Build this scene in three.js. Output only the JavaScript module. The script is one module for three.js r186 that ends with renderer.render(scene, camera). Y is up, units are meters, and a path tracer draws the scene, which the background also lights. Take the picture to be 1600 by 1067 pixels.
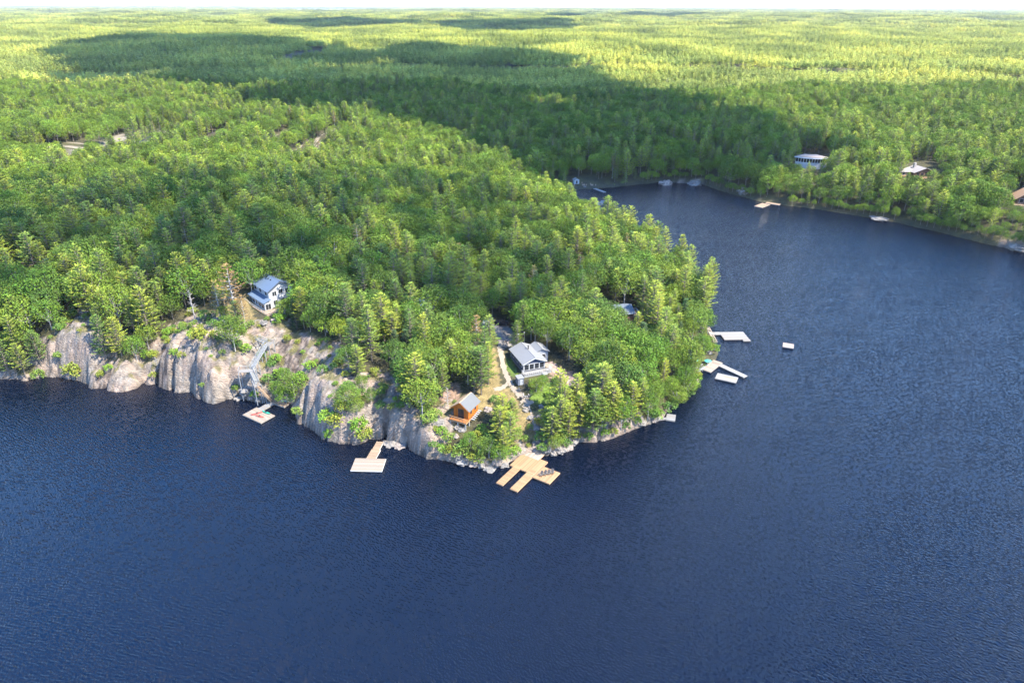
import * as THREE from 'three';
import { mergeGeometries } from 'three/addons/utils/BufferGeometryUtils.js';
import { createNoise2D, createNoise3D } from 'simplex-noise';

// ---------------------------------------------------------------- camera, sky, sun, exposure
const CAM_H = 105, FOCAL = 1066.7, PITCH = THREE.MathUtils.degToRad(26.2), ROLL = 0.0037;   // focal length in pixels of the 1600 x 1067 photograph
const scene = new THREE.Scene();
const camera = new THREE.PerspectiveCamera(2 * Math.atan(533.5 / FOCAL) * 180 / Math.PI, 1600 / 1067, 1, 90000);
camera.position.set(0, CAM_H, 0);
camera.rotation.order = 'YXZ';
camera.rotation.set(-PITCH, 0, ROLL);
const SUN = new THREE.Vector3(0.80, 1.12, 0.34).normalize();
const sun = new THREE.DirectionalLight(new THREE.Color().setRGB(1, 0.93, 0.79), 5);
sun.position.copy(SUN).multiplyScalar(900).add(new THREE.Vector3(0, 0, -250));
sun.target.position.set(0, 0, -250);
sun.castShadow = true;
Object.assign(sun.shadow.camera, { left: -420, right: 420, top: 420, bottom: -420, near: 10, far: 2500 });
sun.shadow.mapSize.set(4096, 4096);
scene.add(sun, sun.target);
const renderer = new THREE.WebGLRenderer({ antialias: true });
renderer.setSize(1024, 682);
renderer.shadowMap.enabled = true;
renderer.toneMapping = THREE.LinearToneMapping;
renderer.toneMappingExposure = 2.95;

// ---------------------------------------------------------------- random numbers and noise
const rng = (s) => () => { s = (s + 0x6d2b79f5) | 0; let t = Math.imul(s ^ (s >>> 15), 1 | s); t = (t + Math.imul(t ^ (t >>> 7), 61 | t)) ^ t; return ((t ^ (t >>> 14)) >>> 0) / 4294967296; };
const n2 = createNoise2D(rng(11)), n3 = createNoise3D(rng(12));
const fbm = (x, y, o = 4) => { let s = 0, a = 0.5; for (let i = 0; i < o; i++) { s += a * n2(x, y); x = x * 2.03 + 17.1; y = y * 2.03 - 9.7; a *= 0.5; } return s; };
const clamp = THREE.MathUtils.clamp, lerp = THREE.MathUtils.lerp, sstep = (x, a, b) => THREE.MathUtils.smoothstep(x, a, b);
const V = (x, y, z) => new THREE.Vector3(x, y, z);
const rad = THREE.MathUtils.degToRad;

// the sky: clear blue that pales towards the horizon, with fair-weather clouds
{
  const W = 1024, Hh = 512, data = new Float32Array(W * Hh * 4);
  const stops = [[0, 0.86, 0.92, 0.98], [0.05, 0.74, 0.86, 1.0], [0.17, 0.50, 0.80, 1.25], [0.35, 0.20, 0.50, 1.08], [0.65, 0.05, 0.25, 0.78], [1, 0.035, 0.2, 0.66]];
  for (let r = 0; r < Hh; r++) for (let c = 0; c < W; c++) {
    const up = ((r + 0.5) / Hh - 0.5) * Math.PI, y = Math.sin(up), az = ((c + 0.5) / W - 0.5) * 2 * Math.PI, x = Math.cos(az) * Math.cos(up), z = Math.sin(az) * Math.cos(up);
    const e = clamp(y, 0, 1); let k = 0; while (k < stops.length - 2 && e > stops[k + 1][0]) k++;
    const t = clamp((e - stops[k][0]) / (stops[k + 1][0] - stops[k][0]), 0, 1), glow = Math.pow(Math.max(0, x * SUN.x + y * SUN.y + z * SUN.z), 24) * 0.5;
    let cl = 0;
    if (y > 0.01) { const q = 1.1 / (y + 0.12); cl = sstep(fbm(x * q + 3.3, z * q + 1.7, 5), 0.16, 0.5) * sstep(y, 0.01, 0.1) * 0.6; }
    for (let i = 0; i < 3; i++) data[(r * W + c) * 4 + i] = lerp(lerp(stops[k][i + 1], stops[k + 1][i + 1], t) + glow, [0.95, 0.97, 1.0][i], cl);
    data[(r * W + c) * 4 + 3] = 1;
  }
  const sky = new THREE.DataTexture(data, W, Hh, THREE.RGBAFormat, THREE.FloatType);
  sky.mapping = THREE.EquirectangularReflectionMapping; sky.magFilter = THREE.LinearFilter; sky.needsUpdate = true;
  scene.background = sky; scene.environment = sky;
}

// ---------------------------------------------------------------- from a photograph pixel to a direction, and back
const cosP = Math.cos(PITCH), sinP = Math.sin(PITCH), cosR = Math.cos(ROLL), sinR = Math.sin(ROLL);
function ray(px, py) { const a = (px - 800) / FOCAL, b = -(py - 533.5) / FOCAL, u = cosR * a - sinR * b, v = sinR * a + cosR * b; return V(u, v * cosP - sinP, -(cosP + v * sinP)); }
function P(px, py, y = 0) { const d = ray(px, py); return d.multiplyScalar((y - CAM_H) / d.y).add(V(0, CAM_H, 0)); }
function pix(x, y, z) { const Y = y - CAM_H, f = -z * cosP - Y * sinP, v = (Y * cosP - z * sinP) / f, u = x / f; return [800 + FOCAL * (cosR * u + sinR * v), 533.5 - FOCAL * (-sinR * u + cosR * v), f]; }
function inPoly(p, x, y) { let c = false; for (let i = 0, j = p.length - 1; i < p.length; j = i++) { const a = p[i], b = p[j]; if ((a[1] > y) !== (b[1] > y) && x < ((b[0] - a[0]) * (y - a[1])) / (b[1] - a[1]) + a[0]) c = !c; } return c; }

// ---------------------------------------------------------------- shoreline and terrain height
// pixel x, pixel y, height of the rock at the water, its width, further rise inland, how slowly it rises
const SH = [
  [-400, 600, 6, 8, 18, 35], [0, 592, 6, 9, 18, 35], [60, 596, 10, 11, 15, 35], [95, 597, 17, 15, 8, 40], [140, 598, 17, 15, 8, 40], [160, 602, 7, 6, 15, 25], [172, 612, 4, 4.5, 17, 22], [190, 613, 4, 4.5, 17, 22],
  [215, 608, 4, 5, 17, 22], [240, 599, 6, 7, 14, 22], [262, 606, 16, 12, 8, 30], [275, 618, 17.5, 13, 6, 30], [300, 623, 17.5, 13, 6, 30], [345, 625, 17, 12, 6, 30], [362, 625, 16, 11.5, 7, 30],
  [378, 626, 6, 8, 15, 16], [415, 628, 6, 9, 14, 14], [440, 630, 7, 9, 14, 16], [455, 640, 9, 11, 10, 20], [465, 661, 14.5, 11, 6, 30], [488, 666, 14.5, 11, 6, 30], [503, 688, 10, 8, 8, 22],
  [530, 697, 9, 7, 8, 22], [560, 699, 9, 7, 8, 22], [580, 690, 9, 7, 8, 20], [615, 690, 10, 7, 8, 22], [633, 694, 10, 6, 7, 22], [641, 702, 8, 4, 6, 25], [665, 709, 8, 4, 6, 25], [690, 717, 5, 6, 8, 22],
  [715, 723, 4.5, 6, 8, 20], [745, 728, 4, 6, 9, 18], [768, 734, 2.5, 5, 11, 18], [783, 732, 1.5, 4, 12, 18], [800, 722, 1.2, 3, 12, 18], [835, 708, 1.5, 3, 12, 18], [856, 711, 2.5, 4, 11, 18], [880, 706, 3, 3, 10, 18],
  [896, 692, 3, 3, 10, 20], [930, 690, 3.5, 3, 9, 22], [962, 683, 4, 3, 9, 25], [990, 671, 4, 3, 9, 26], [1010, 664, 3, 3, 10, 26], [1032, 654, 2, 3, 10, 28], [1042, 640, 2, 3, 10, 28], [1062, 625, 2, 3, 10, 28],
  [1080, 610, 2, 3, 10, 26], [1089, 596, 2, 3, 10, 26], [1088, 584, 1.5, 3, 10, 26], [1104, 576, 1, 3, 9, 26], [1118, 566, 1, 3, 9, 26], [1122, 552, 1, 4, 8, 26], [1116, 535, 1, 4, 8, 26], [1108, 518, 1.5, 4, 8, 26], [1103, 500, 2, 4, 9, 28],
].map(([a, b, ...k]) => { const q = P(a, b, 0); return [q.x, q.z, ...k]; });
SH.push([75, -250, 2, 4, 9, 28], [73, -275, 2, 4, 9, 28], [65, -305, 2, 4, 10, 30], [55, -332, 2, 4, 10, 30], [45, -352, 1.5, 4, 10, 30], [38, -372, 1, 4, 8, 35], [35, -395, 1, 5, 6, 40], [30, -415, 0.6, 8, 5, 45], [38, -432, 0.6, 8, 5, 45],
  [60, -437, 0.8, 8, 8, 45], [80, -446, 1, 5, 12, 40], [101, -455, 2.5, 4, 14, 40], [125, -448, 3, 3, 16, 40], [135, -425, 2, 4, 17, 40], [151, -402, 1.2, 4, 17, 40], [180, -385, 1.5, 4, 17, 40], [208, -362, 1.5, 4, 17, 40],
  [225, -340, 2.5, 4, 17, 40], [244, -312, 4, 5, 16, 40], [275, -285, 4, 6, 16, 40], [340, -230, 4, 6, 16, 40], [520, -100, 4, 6, 16, 40], [760, 200, 4, 6, 16, 40]);
const LAND = [...SH.map((s) => [s[0], s[1]]), [40000, 200], [40000, -60000], [-60000, -60000], [-60000, SH[0][1]]];
// deep cracks in the cliff: x at the water, half width, how far they cut in
const CRACKS = [[-116, 0.9, 2.6], [-110.6, 1.6, 3.2], [-105.6, 0.6, 2.2], [-91, 0.45, 0.9], [-83.4, 0.35, 1.6], [-57.5, 0.4, 1.3], [-53.2, 0.5, 1.6], [-41, 0.5, 1.2], [-33, 0.45, 1.0], [-28.6, 0.75, 3.6], [-20.5, 0.9, 1.6], [-128, 0.6, 1.3], [-137, 0.6, 1.2], [20, 0.4, 1.2], [27.5, 0.5, 1.2]];
// joints split the granite into blocks: each stands a little forward or back of its neighbours
function block(x, z) { const u = x / 5.2 + 0.25 * n2(x * 0.1, z * 0.1), v = z / 4.2 + 0.3 * n2(x * 0.12 + 8, z * 0.1), i = Math.floor(u), j = Math.floor(v); let best = 9, id = 0; for (let a = i - 1; a <= i + 1; a++) for (let b = j - 1; b <= j + 1; b++) { const px = a + 0.5 + 0.42 * Math.sin(a * 127.1 + b * 311.7), pz = b + 0.5 + 0.42 * Math.sin(a * 269.5 + b * 183.3), d = (u - px) ** 2 + (v - pz) ** 2; if (d < best) { best = d; id = Math.sin(a * 91.7 + b * 47.3) * 43758.5; } } return (id - Math.floor(id)) * 2 - 1; }
const PADS = [];          // level building plots: x, z, radius, fade, height
const SHB = SH.slice(0, -1).map((a, i) => { const b = SH[i + 1]; return [a[0], a[1], b[0] - a[0], b[1] - a[1]]; });
const PONDS = [[497, 82, 16, 100], [257, 19, 420, 1500], [110, 14, 1500, 2200], [540, 14, 1500, 2200]].map(([a, b, rx, rz]) => { const q = P(a, b, 22); return [q.x, q.z, rx, rz, 22]; });   // small lakes among the woods
function profile(x, z) {
  let best = 1e9, W = 0; const k = [0, 0, 0, 0];
  for (let i = 0; i < SHB.length; i++) {
    const s = SHB[i], t = clamp(((x - s[0]) * s[2] + (z - s[1]) * s[3]) / (s[2] * s[2] + s[3] * s[3]), 0, 1), dx = x - s[0] - t * s[2], dz = z - s[1] - t * s[3], d2 = dx * dx + dz * dz;
    if (d2 < best) best = d2;
    const w = 1 / ((d2 + 2) * (d2 + 2)); W += w;
    for (let c = 0; c < 4; c++) k[c] += w * lerp(SH[i][c + 2], SH[i + 1][c + 2], t);
  }
  const d = Math.sqrt(best) * (inPoly(LAND, x, z) ? 1 : -1);
  return [d, k[0] / W, k[1] / W, k[2] / W, k[3] / W];
}
function height(x, z) {
  const far = Math.hypot(x, z + 250);
  let h, d = 900, near = far < 900;
  if (near) {
    const [d0, hc, wc0, up, L] = profile(x, z), wc = wc0 * (hc > 6 ? 0.85 : 1);
    d = d0;
    const cliff = sstep(hc, 4, 9) * sstep(-z, 120, 140) * sstep(z, -225, -205);
    d += 2.3 * n2(x * 0.062, z * 0.045 + 4) * (0.35 + cliff) + 0.2 * n2(x * 0.2 + 9, z * 0.14) * (0.25 + cliff) + 0.1 * n2(x * 0.6 + 9, z * 0.5) * (0.4 + cliff);
    if (cliff > 0.02 && d0 < 30) d += 0.6 * cliff * block(x, z);
    if (z > -200 && x < 40) for (const [cx, cw, cd] of CRACKS) { const u = (x - cx - (z + 170) * 0.55 * Math.sin(cx * 3.1) + 0.6 * n2(z * 0.3, cx)) / cw; if (u * u < 9) d -= cd * Math.exp(-u * u) * clamp(1.4 - d0 / 14, 0, 1); }
    if (d < 0) return Math.max(-6, d * 0.55 - 0.25);
    const t = clamp(d / wc, 0, 1);
    h = hc * (1 - Math.pow(1 - t, 2.3)) + up * (1 - Math.exp(-Math.max(0, d - wc * 0.8) / L)) + 0.12 + Math.min(d, 1) * 0.2;
    // granite in blocks and ledges
    const rocky = clamp(1.3 - d / 26, 0, 1) * (0.25 + 0.75 * cliff);
    h += rocky * (0.75 * n2(x * 0.22, z * 0.22) + 0.3 * n2(x * 0.55 + 3, z * 0.5) + 0.12 * n2(x * 1.3, z * 1.3) - 0.55 * sstep(Math.abs(n2(x * 0.11 + z * 0.1, z * 0.06 - 3)), 0.06, 0.0) - 0.4 * sstep(Math.abs(n2(x * 0.09 - z * 0.14 + 8, x * 0.03 + z * 0.1)), 0.05, 0.0)) * clamp(d / 2, 0, 1);
    h += 1.5 * n2(x * 0.02, z * 0.02) * clamp((d - 12) / 30, 0, 1) + 0.4 * n2(x * 0.1, z * 0.1) * clamp((d - 5) / 10, 0, 1);
    h = Math.max(h, 0.1);
    for (const p of PADS) { const q = Math.hypot(x - p[0], z - p[1]); if (q < p[2] + p[3]) h = lerp(p[4], h, sstep(q, p[2], p[2] + p[3])); }
  } else h = 24;
  if (d > 40) {
    const g = clamp((d - 40) / 160, 0, 1), gf = sstep(far, 500, 5000);
    h += g * (5 * n2(x * 0.0042 + 3, z * 0.0042) + (6 + 12 * gf) * n2(x * 0.0013 - 4, z * 0.0013) + 22 * gf * Math.max(0, fbm(x * 0.00032, z * 0.0002, 3)));
    h = Math.max(h, lerp(h, 9, sstep(far, 420, 620)));
    for (const [cx, cz, rx, rz, lv] of PONDS) { const q = Math.hypot((x - cx) / rx, (z - cz - rz) / (rz * 2)); if (q < 1.6) h = lerp(lv - 0.5, h, sstep(q, 1, 1.6)); }
  }
  return h;
}
function ground(px, py) {   // where the line of sight through a pixel meets the terrain
  const d = ray(px, py), p = V(0, CAM_H, 0); d.normalize();
  let t = (45 - CAM_H) / d.y, lo = t;
  for (; t < 3000; t += 0.4) { p.set(d.x * t, CAM_H + d.y * t, d.z * t); if (p.y < Math.max(0, height(p.x, p.z))) break; lo = t; }
  for (let i = 0; i < 12; i++) { const m = (lo + t) / 2; p.set(d.x * m, CAM_H + d.y * m, d.z * m); if (p.y < Math.max(0, height(p.x, p.z))) t = m; else lo = m; }
  return p;
}
function pad(px, py, r, fade, dy = 0) { const g = ground(px, py); PADS.push([g.x, g.z, r, fade, g.y + dy]); return V(g.x, g.y + dy, g.z); }
// bare granite among the trees of the interior: x, z, half width, half length
const BARE = [[60, 246, 9, 26], [95, 240, 8, 30], [150, 242, 8, 30], [172, 258, 5, 26], [245, 226, 7, 30], [470, 240, 5, 26], [487, 250, 4, 26], [235, 296, 6, 16], [205, 215, 8, 36], [335, 222, 7, 32], [520, 212, 6, 34], [440, 215, 6, 30]].map(([a, b, rx, rz]) => { const g = ground(a, b); return [g.x, g.z, rx * 1.3, rz * 1.35]; });
const barrens = (x, z) => (z > -330 || z < -800 || x > 120 ? 0 : sstep(fbm(x * 0.009 + 5, z * 0.006, 3) + 0.55 * sstep(z, -375, -430) * sstep(z, -700, -560) * sstep(x, 60, -20) - 0.3, 0, 0.25));   // rocky ground where the pines stay small and take a painted sunlit tint

// level plots for the buildings (before anything reads the terrain)
const WH = pad(428, 486, 6, 7, 0.6), CT = pad(831, 578, 6.5, 5, 0.2), HID = pad(962, 500, 6, 6, 0.3), RH1 = pad(1266, 262, 9, 10), RH2 = pad(1436, 273, 9, 10), RH3 = pad(1600, 316, 7, 8), CAR = pad(754, 516, 4.5, 4), SHD2 = pad(650, 482, 3, 4);

// ---------------------------------------------------------------- helpers for things, parts and materials
const used = new Map();
function numbered(n) { const k = used.get(n) || 0; used.set(n, k + 1); return k ? n + '_' + String(k).padStart(3, '0') : n; }
function thing(name, label, category, pos, turn = 0, group) {
  const o = new THREE.Group(); o.name = numbered(name); o.position.copy(pos); o.rotation.y = turn; o.userData = { label, category }; if (group) o.userData.group = group; scene.add(o); return o;
}
function part(parent, name, geo, mat, label) { const m = new THREE.Mesh(Array.isArray(geo) ? merge(geo) : geo, mat); m.name = name; m.castShadow = m.receiveShadow = true; if (label) m.userData.label = label; parent.add(m); return m; }
function single(name, label, category, geo, mat, pos, turn = 0, group) {
  const m = new THREE.Mesh(Array.isArray(geo) ? merge(geo) : geo, mat); m.name = numbered(name); m.castShadow = m.receiveShadow = true; if (pos) m.position.copy(pos); m.rotation.y = turn; m.userData = { label, category }; if (group) m.userData.group = group; scene.add(m); return m;
}
function structure(name, geo, mat) { const m = new THREE.Mesh(geo, mat); m.name = numbered(name); m.castShadow = m.receiveShadow = true; m.userData.kind = 'structure'; scene.add(m); return m; }
function merge(list) { return list.length === 1 ? list[0] : mergeGeometries(list.map((g) => (g.index ? g.toNonIndexed() : g))); }
const std = (r, g, b, rough = 0.85, more = {}) => new THREE.MeshStandardMaterial({ color: new THREE.Color().setRGB(r, g, b), roughness: rough, ...more });
const box = (w, h, d, x = 0, y = 0, z = 0) => new THREE.BoxGeometry(w, h, d).translate(x, y, z);
function beam(a, b, w, h) {   // a bar from a to b
  const d = b.clone().sub(a), len = d.length(), g = new THREE.BoxGeometry(w, h, len), m = new THREE.Matrix4().lookAt(b, a, Math.abs(d.y) > 0.95 * len ? V(1, 0, 0.01) : V(0, 1, 0));
  return g.applyMatrix4(m).translate((a.x + b.x) / 2, (a.y + b.y) / 2, (a.z + b.z) / 2);
}
function cyl(a, b, r0, r1, n = 6) {
  const d = b.clone().sub(a), len = d.length(), g = new THREE.CylinderGeometry(r1, r0, len, n, 1), q = new THREE.Quaternion().setFromUnitVectors(V(0, 1, 0), d.normalize());
  return g.applyQuaternion(q).translate((a.x + b.x) / 2, (a.y + b.y) / 2, (a.z + b.z) / 2);
}
function tex(size, fn, { srgb = false, repeat = [1, 1] } = {}) {   // fn(u, v) in 0..1 -> [r, g, b] 0..1
  const d = new Uint8Array(size * size * 4);
  for (let j = 0; j < size; j++) for (let i = 0; i < size; i++) { const c = fn(i / size, j / size), o = (j * size + i) * 4; for (let k = 0; k < 3; k++) d[o + k] = clamp(Math.round(c[k] * 255), 0, 255); d[o + 3] = 255; }
  const t = new THREE.DataTexture(d, size, size); t.wrapS = t.wrapT = THREE.RepeatWrapping; t.magFilter = THREE.LinearFilter; t.minFilter = THREE.LinearMipmapLinearFilter; t.repeat.set(...repeat); if (srgb) t.colorSpace = THREE.SRGBColorSpace; t.needsUpdate = true; return t;
}
// tileable noise: 3-D noise on a torus flattened to two circles
const n4 = (u, v, f, s) => { const a = u * 2 * Math.PI, b = v * 2 * Math.PI, r = f / (2 * Math.PI); return n3(r * Math.cos(a) + s + r * Math.sin(b) * 0.61, r * Math.sin(a) + s * 2.3 + r * 0.37 * Math.cos(b), r * Math.cos(b) + r * 0.5 * Math.sin(b + 1) + s * 0.7); };

// ---------------------------------------------------------------- terrain: one sheet to the horizon
const OPEN = {   // open places, outlined in photograph pixels: what the ground is made of there
  rock: [
    [[84, 500], [112, 480], [130, 480], [156, 520], [162, 570], [152, 604], [84, 602], [76, 570], [78, 530]],
    [[150, 566], [240, 560], [256, 604], [240, 612], [165, 622], [150, 600]],
    [[230, 540], [262, 512], [300, 490], [352, 490], [352, 520], [374, 565], [384, 632], [262, 630], [232, 608]],
    [[352, 500], [452, 500], [440, 640], [372, 640], [372, 560]],
    [[420, 525], [480, 518], [545, 545], [548, 600], [500, 700], [455, 672], [440, 620]],
    [[545, 590], [600, 575], [640, 610], [645, 712], [490, 708], [520, 640]],
    [[622, 632], [660, 640], [712, 625], [715, 660], [700, 690], [672, 720], [625, 708]],
    [[850, 690], [900, 660], [935, 664], [1000, 640], [1015, 668], [930, 702], [850, 722]],
    [[700, 712], [790, 722], [790, 745], [690, 735]], [[778, 690], [850, 690], [850, 716], [778, 735]],
    [[1560, 372], [1600, 365], [1620, 400], [1560, 396]], [[1072, 280], [1100, 278], [1105, 294], [1020, 290]],
  ],
  stain: [[[432, 532], [478, 528], [486, 545], [462, 600], [440, 612], [428, 590]], [[238, 545], [262, 540], [262, 600], [242, 606]], [[152, 570], [172, 575], [168, 606], [152, 600]]],
  dry: [[[752, 540], [775, 545], [782, 600], [770, 640], [742, 640], [745, 580]], [[800, 640], [850, 640], [850, 690], [800, 690]], [[770, 600], [800, 610], [815, 640], [780, 650]], [[355, 470], [380, 440], [400, 505], [350, 505]], [[625, 468], [668, 462], [680, 490], [630, 492]]],
  rust: [[[870, 572], [905, 585], [905, 605], [872, 600], [858, 590]], [[880, 615], [900, 612], [905, 640], [880, 640]], [[400, 415], [425, 415], [430, 432], [400, 432]], [[690, 600], [720, 596], [722, 640], [690, 636]]],
  lawn: [[[790, 563], [800, 558], [812, 590], [800, 588], [792, 578]], [[845, 600], [878, 594], [892, 612], [885, 640], [845, 635]], [[826, 612], [850, 606], [858, 640], [832, 630]], [[962, 290], [1000, 284], [1000, 292], [955, 302]]],
  grey: [[[755, 498], [790, 505], [812, 530], [800, 545], [785, 545], [770, 520]]],
  sand: [[[893, 291], [935, 290], [935, 300], [893, 300]]],
};
const openAt = (kind, a, b) => OPEN[kind].some((p) => inPoly(p, a, b));
function grade(parts, grow) {   // [from, to, step] runs, then growing steps out to the horizon
  const v = []; for (const [a, b, s] of parts) { const n = Math.round(Math.abs(b - a) / s); for (let i = 0; i < n; i++) v.push(a + ((b - a) * i) / n); } const lastP = parts[parts.length - 1]; v.push(lastP[1]);
  for (const [dir, lim, g] of grow) { let s = dir > 0 ? v[v.length - 1] - v[v.length - 2] : v[1] - v[0]; s = Math.abs(s); if (dir > 0) { let x = v[v.length - 1]; while (x < lim) { s *= g; x += s; v.push(x); } } else { let x = v[0]; while (x > lim) { s *= g; x -= s; v.unshift(x); } } }
  return v;
}
const GX = grade([[-215, -165, 1.5], [-165, 70, 0.6], [70, 280, 2.4]], [[1, 30000, 1.09], [-1, -30000, 1.09]]);
const GZ = grade([[-470, -262, 2.2], [-262, -205, 1.1], [-205, -130, 0.55]], [[1, 900, 1.25], [-1, -34000, 1.07]]);
{
  const nx = GX.length, nz = GZ.length, pos = new Float32Array(nx * nz * 3), col = new Float32Array(nx * nz * 3), uv = new Float32Array(nx * nz * 2), idx = [];
  for (let j = 0; j < nz; j++) for (let i = 0; i < nx; i++) {
    const k = j * nx + i, x = GX[i], z = GZ[j], y = height(x, z);
    pos.set([x, y, z], k * 3); uv.set([x + 0.15 * z, y - z], k * 2);
  }
  for (let j = 0; j < nz - 1; j++) for (let i = 0; i < nx - 1; i++) { const a = j * nx + i, b = a + 1, c = a + nx, d = c + 1; idx.push(a, c, b, b, c, d); }
  const g = new THREE.BufferGeometry();
  g.setAttribute('position', new THREE.BufferAttribute(pos, 3)); g.setAttribute('uv', new THREE.BufferAttribute(uv, 2)); g.setIndex(idx); g.computeVertexNormals();
  const nor = g.attributes.normal;
  for (let k = 0; k < nx * nz; k++) {
    const x = pos[k * 3], y = pos[k * 3 + 1], z = pos[k * 3 + 2], m = fbm(x * 0.11, z * 0.11, 4), m2 = fbm(x * 0.5 + 7, z * 0.5, 3);
    let c = [0.075 + 0.04 * m, 0.07 + 0.04 * m, 0.03];                                  // forest floor: litter and moss
    if (Math.hypot(x, z) > 5200) { const t = fbm(x * 0.004, z * 0.002, 4); c = [0.075 + 0.04 * t, 0.10 + 0.04 * t, 0.032]; }   // far woods that read as one mass
    if (z > -560 && Math.abs(x) < 420) {
      const [a, b] = pix(x, y, z), steep = 1 - nor.getY(k), w = [a + m2 * 9, b + m2 * 9], wx = a + 6 * m + 4 * m2, wy = b + 6 * m2;
      const onRock = z > -235 ? openAt('rock', wx, wy) : openAt('rock', a, b);
      if (openAt('dry', ...w) && z > -230) c = [0.27 + 0.1 * m2, 0.205 + 0.07 * m2, 0.085 + 0.03 * m2];
      if (openAt('rust', ...w) && z > -230) c = [0.30 + 0.1 * m2, 0.20 + 0.06 * m2, 0.14 + 0.05 * m2];
      if (openAt('grey', ...w) && z > -230) c = [0.24 + 0.06 * m2, 0.22 + 0.06 * m2, 0.2 + 0.05 * m2];
      if (openAt('lawn', ...w)) c = [0.12 + 0.03 * m2, 0.19 + 0.06 * m2, 0.025];
      if (openAt('sand', ...w)) c = [0.42, 0.29, 0.2];
      const front = z > -205 && x < 36;
      if (!front && y < 0.8) c = [0.065, 0.062, 0.032].map((v) => v * (1 + 0.4 * m2));
      if (onRock || (steep > 0.4 && z > -300) || (front && y < 0.9 && y > -3)) {
        const pink = sstep(fbm(x * 0.09 + 40, (y - z) * 0.09, 3), -0.25, 0.3), dark = sstep(fbm(x * 0.34 + z * 0.2, y * 0.26 - z * 0.1 + 3, 4), 0.04, 0.28), lich = sstep(fbm(x * 0.8 + 5, (y + z) * 0.8, 3), 0.12, 0.4);
        c = [lerp(0.31, 0.375, pink), lerp(0.258, 0.282, pink), lerp(0.212, 0.222, pink)].map((v) => v * (1 + 0.35 * m2));
        c = c.map((v, i) => lerp(v, [0.075, 0.063, 0.056][i], dark * 0.55)).map((v, i) => lerp(v, [0.3, 0.3, 0.28][i], lich * 0.5));
        if (openAt('stain', ...w)) { const s = sstep(fbm(x * 0.6 + (y + z) * 0.25, (y - z) * 0.16, 3), -0.3, 0.15); c = c.map((v, i) => lerp(v, [0.05, 0.035, 0.03][i], s * 0.85)); }
        const veg = sstep(fbm(x * 0.17 + 30, z * 0.17, 4) - steep * 1.0, -0.16, 0.0) * (y > 1.2 ? 1 : 0);   // moss and grass that grow on the ledges
        c = c.map((v, i) => lerp(v, [0.16, 0.145, 0.045][i], veg * 0.85));
        if (y < 0.15) c = c.map((v) => v * 0.35);
      }
    }
    const bn = barrens(x, z); if (bn > 0.02) { const s = bn * sstep(m2, -0.25, 0.15); c = c.map((v, i) => lerp(v, [0.30, 0.27, 0.17][i], s * 0.85)); }   // lichen and bare granite between stunted pines
    for (const e of BARE) { const q = Math.hypot((x - e[0]) / e[2], (z - e[1]) / e[3]); if (q < 1.25) { const s = sstep(q + m2 * 0.5, 1.15, 0.7); c = c.map((v, i) => lerp(v, [0.36, 0.31, 0.24][i], s * 0.9)); } }
    col.set(c, k * 3);
  }
  g.setAttribute('color', new THREE.BufferAttribute(col, 3));
  const grain = tex(512, (u, v) => { const t = 0.5 + 0.22 * n4(u, v, 9, 3) + 0.2 * n4(u, v, 31, 8) + 0.16 * n4(u, v, 90, 5), q = 0.72 + 0.42 * t; return [q, q * 0.99, q * 0.985]; }, { repeat: [1 / 7, 1 / 7] });
  const rough = tex(512, (u, v) => { const a = 0.5 + 0.28 * n4(u, v, 7, 13) + 0.16 * n4(u, v, 22, 18) + 0.1 * n4(u, v, 60, 15), c = 1 - 0.7 * Math.exp(-Math.abs(n4(u, v, 8, 44)) * 28); return [a * c, a * c, a * c]; }, { repeat: [1 / 8.7, 1 / 8.7] });
  structure('terrain', g, new THREE.MeshStandardMaterial({ vertexColors: true, map: grain, bumpMap: rough, bumpScale: 0.55, roughness: 0.95 }));
}

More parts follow.
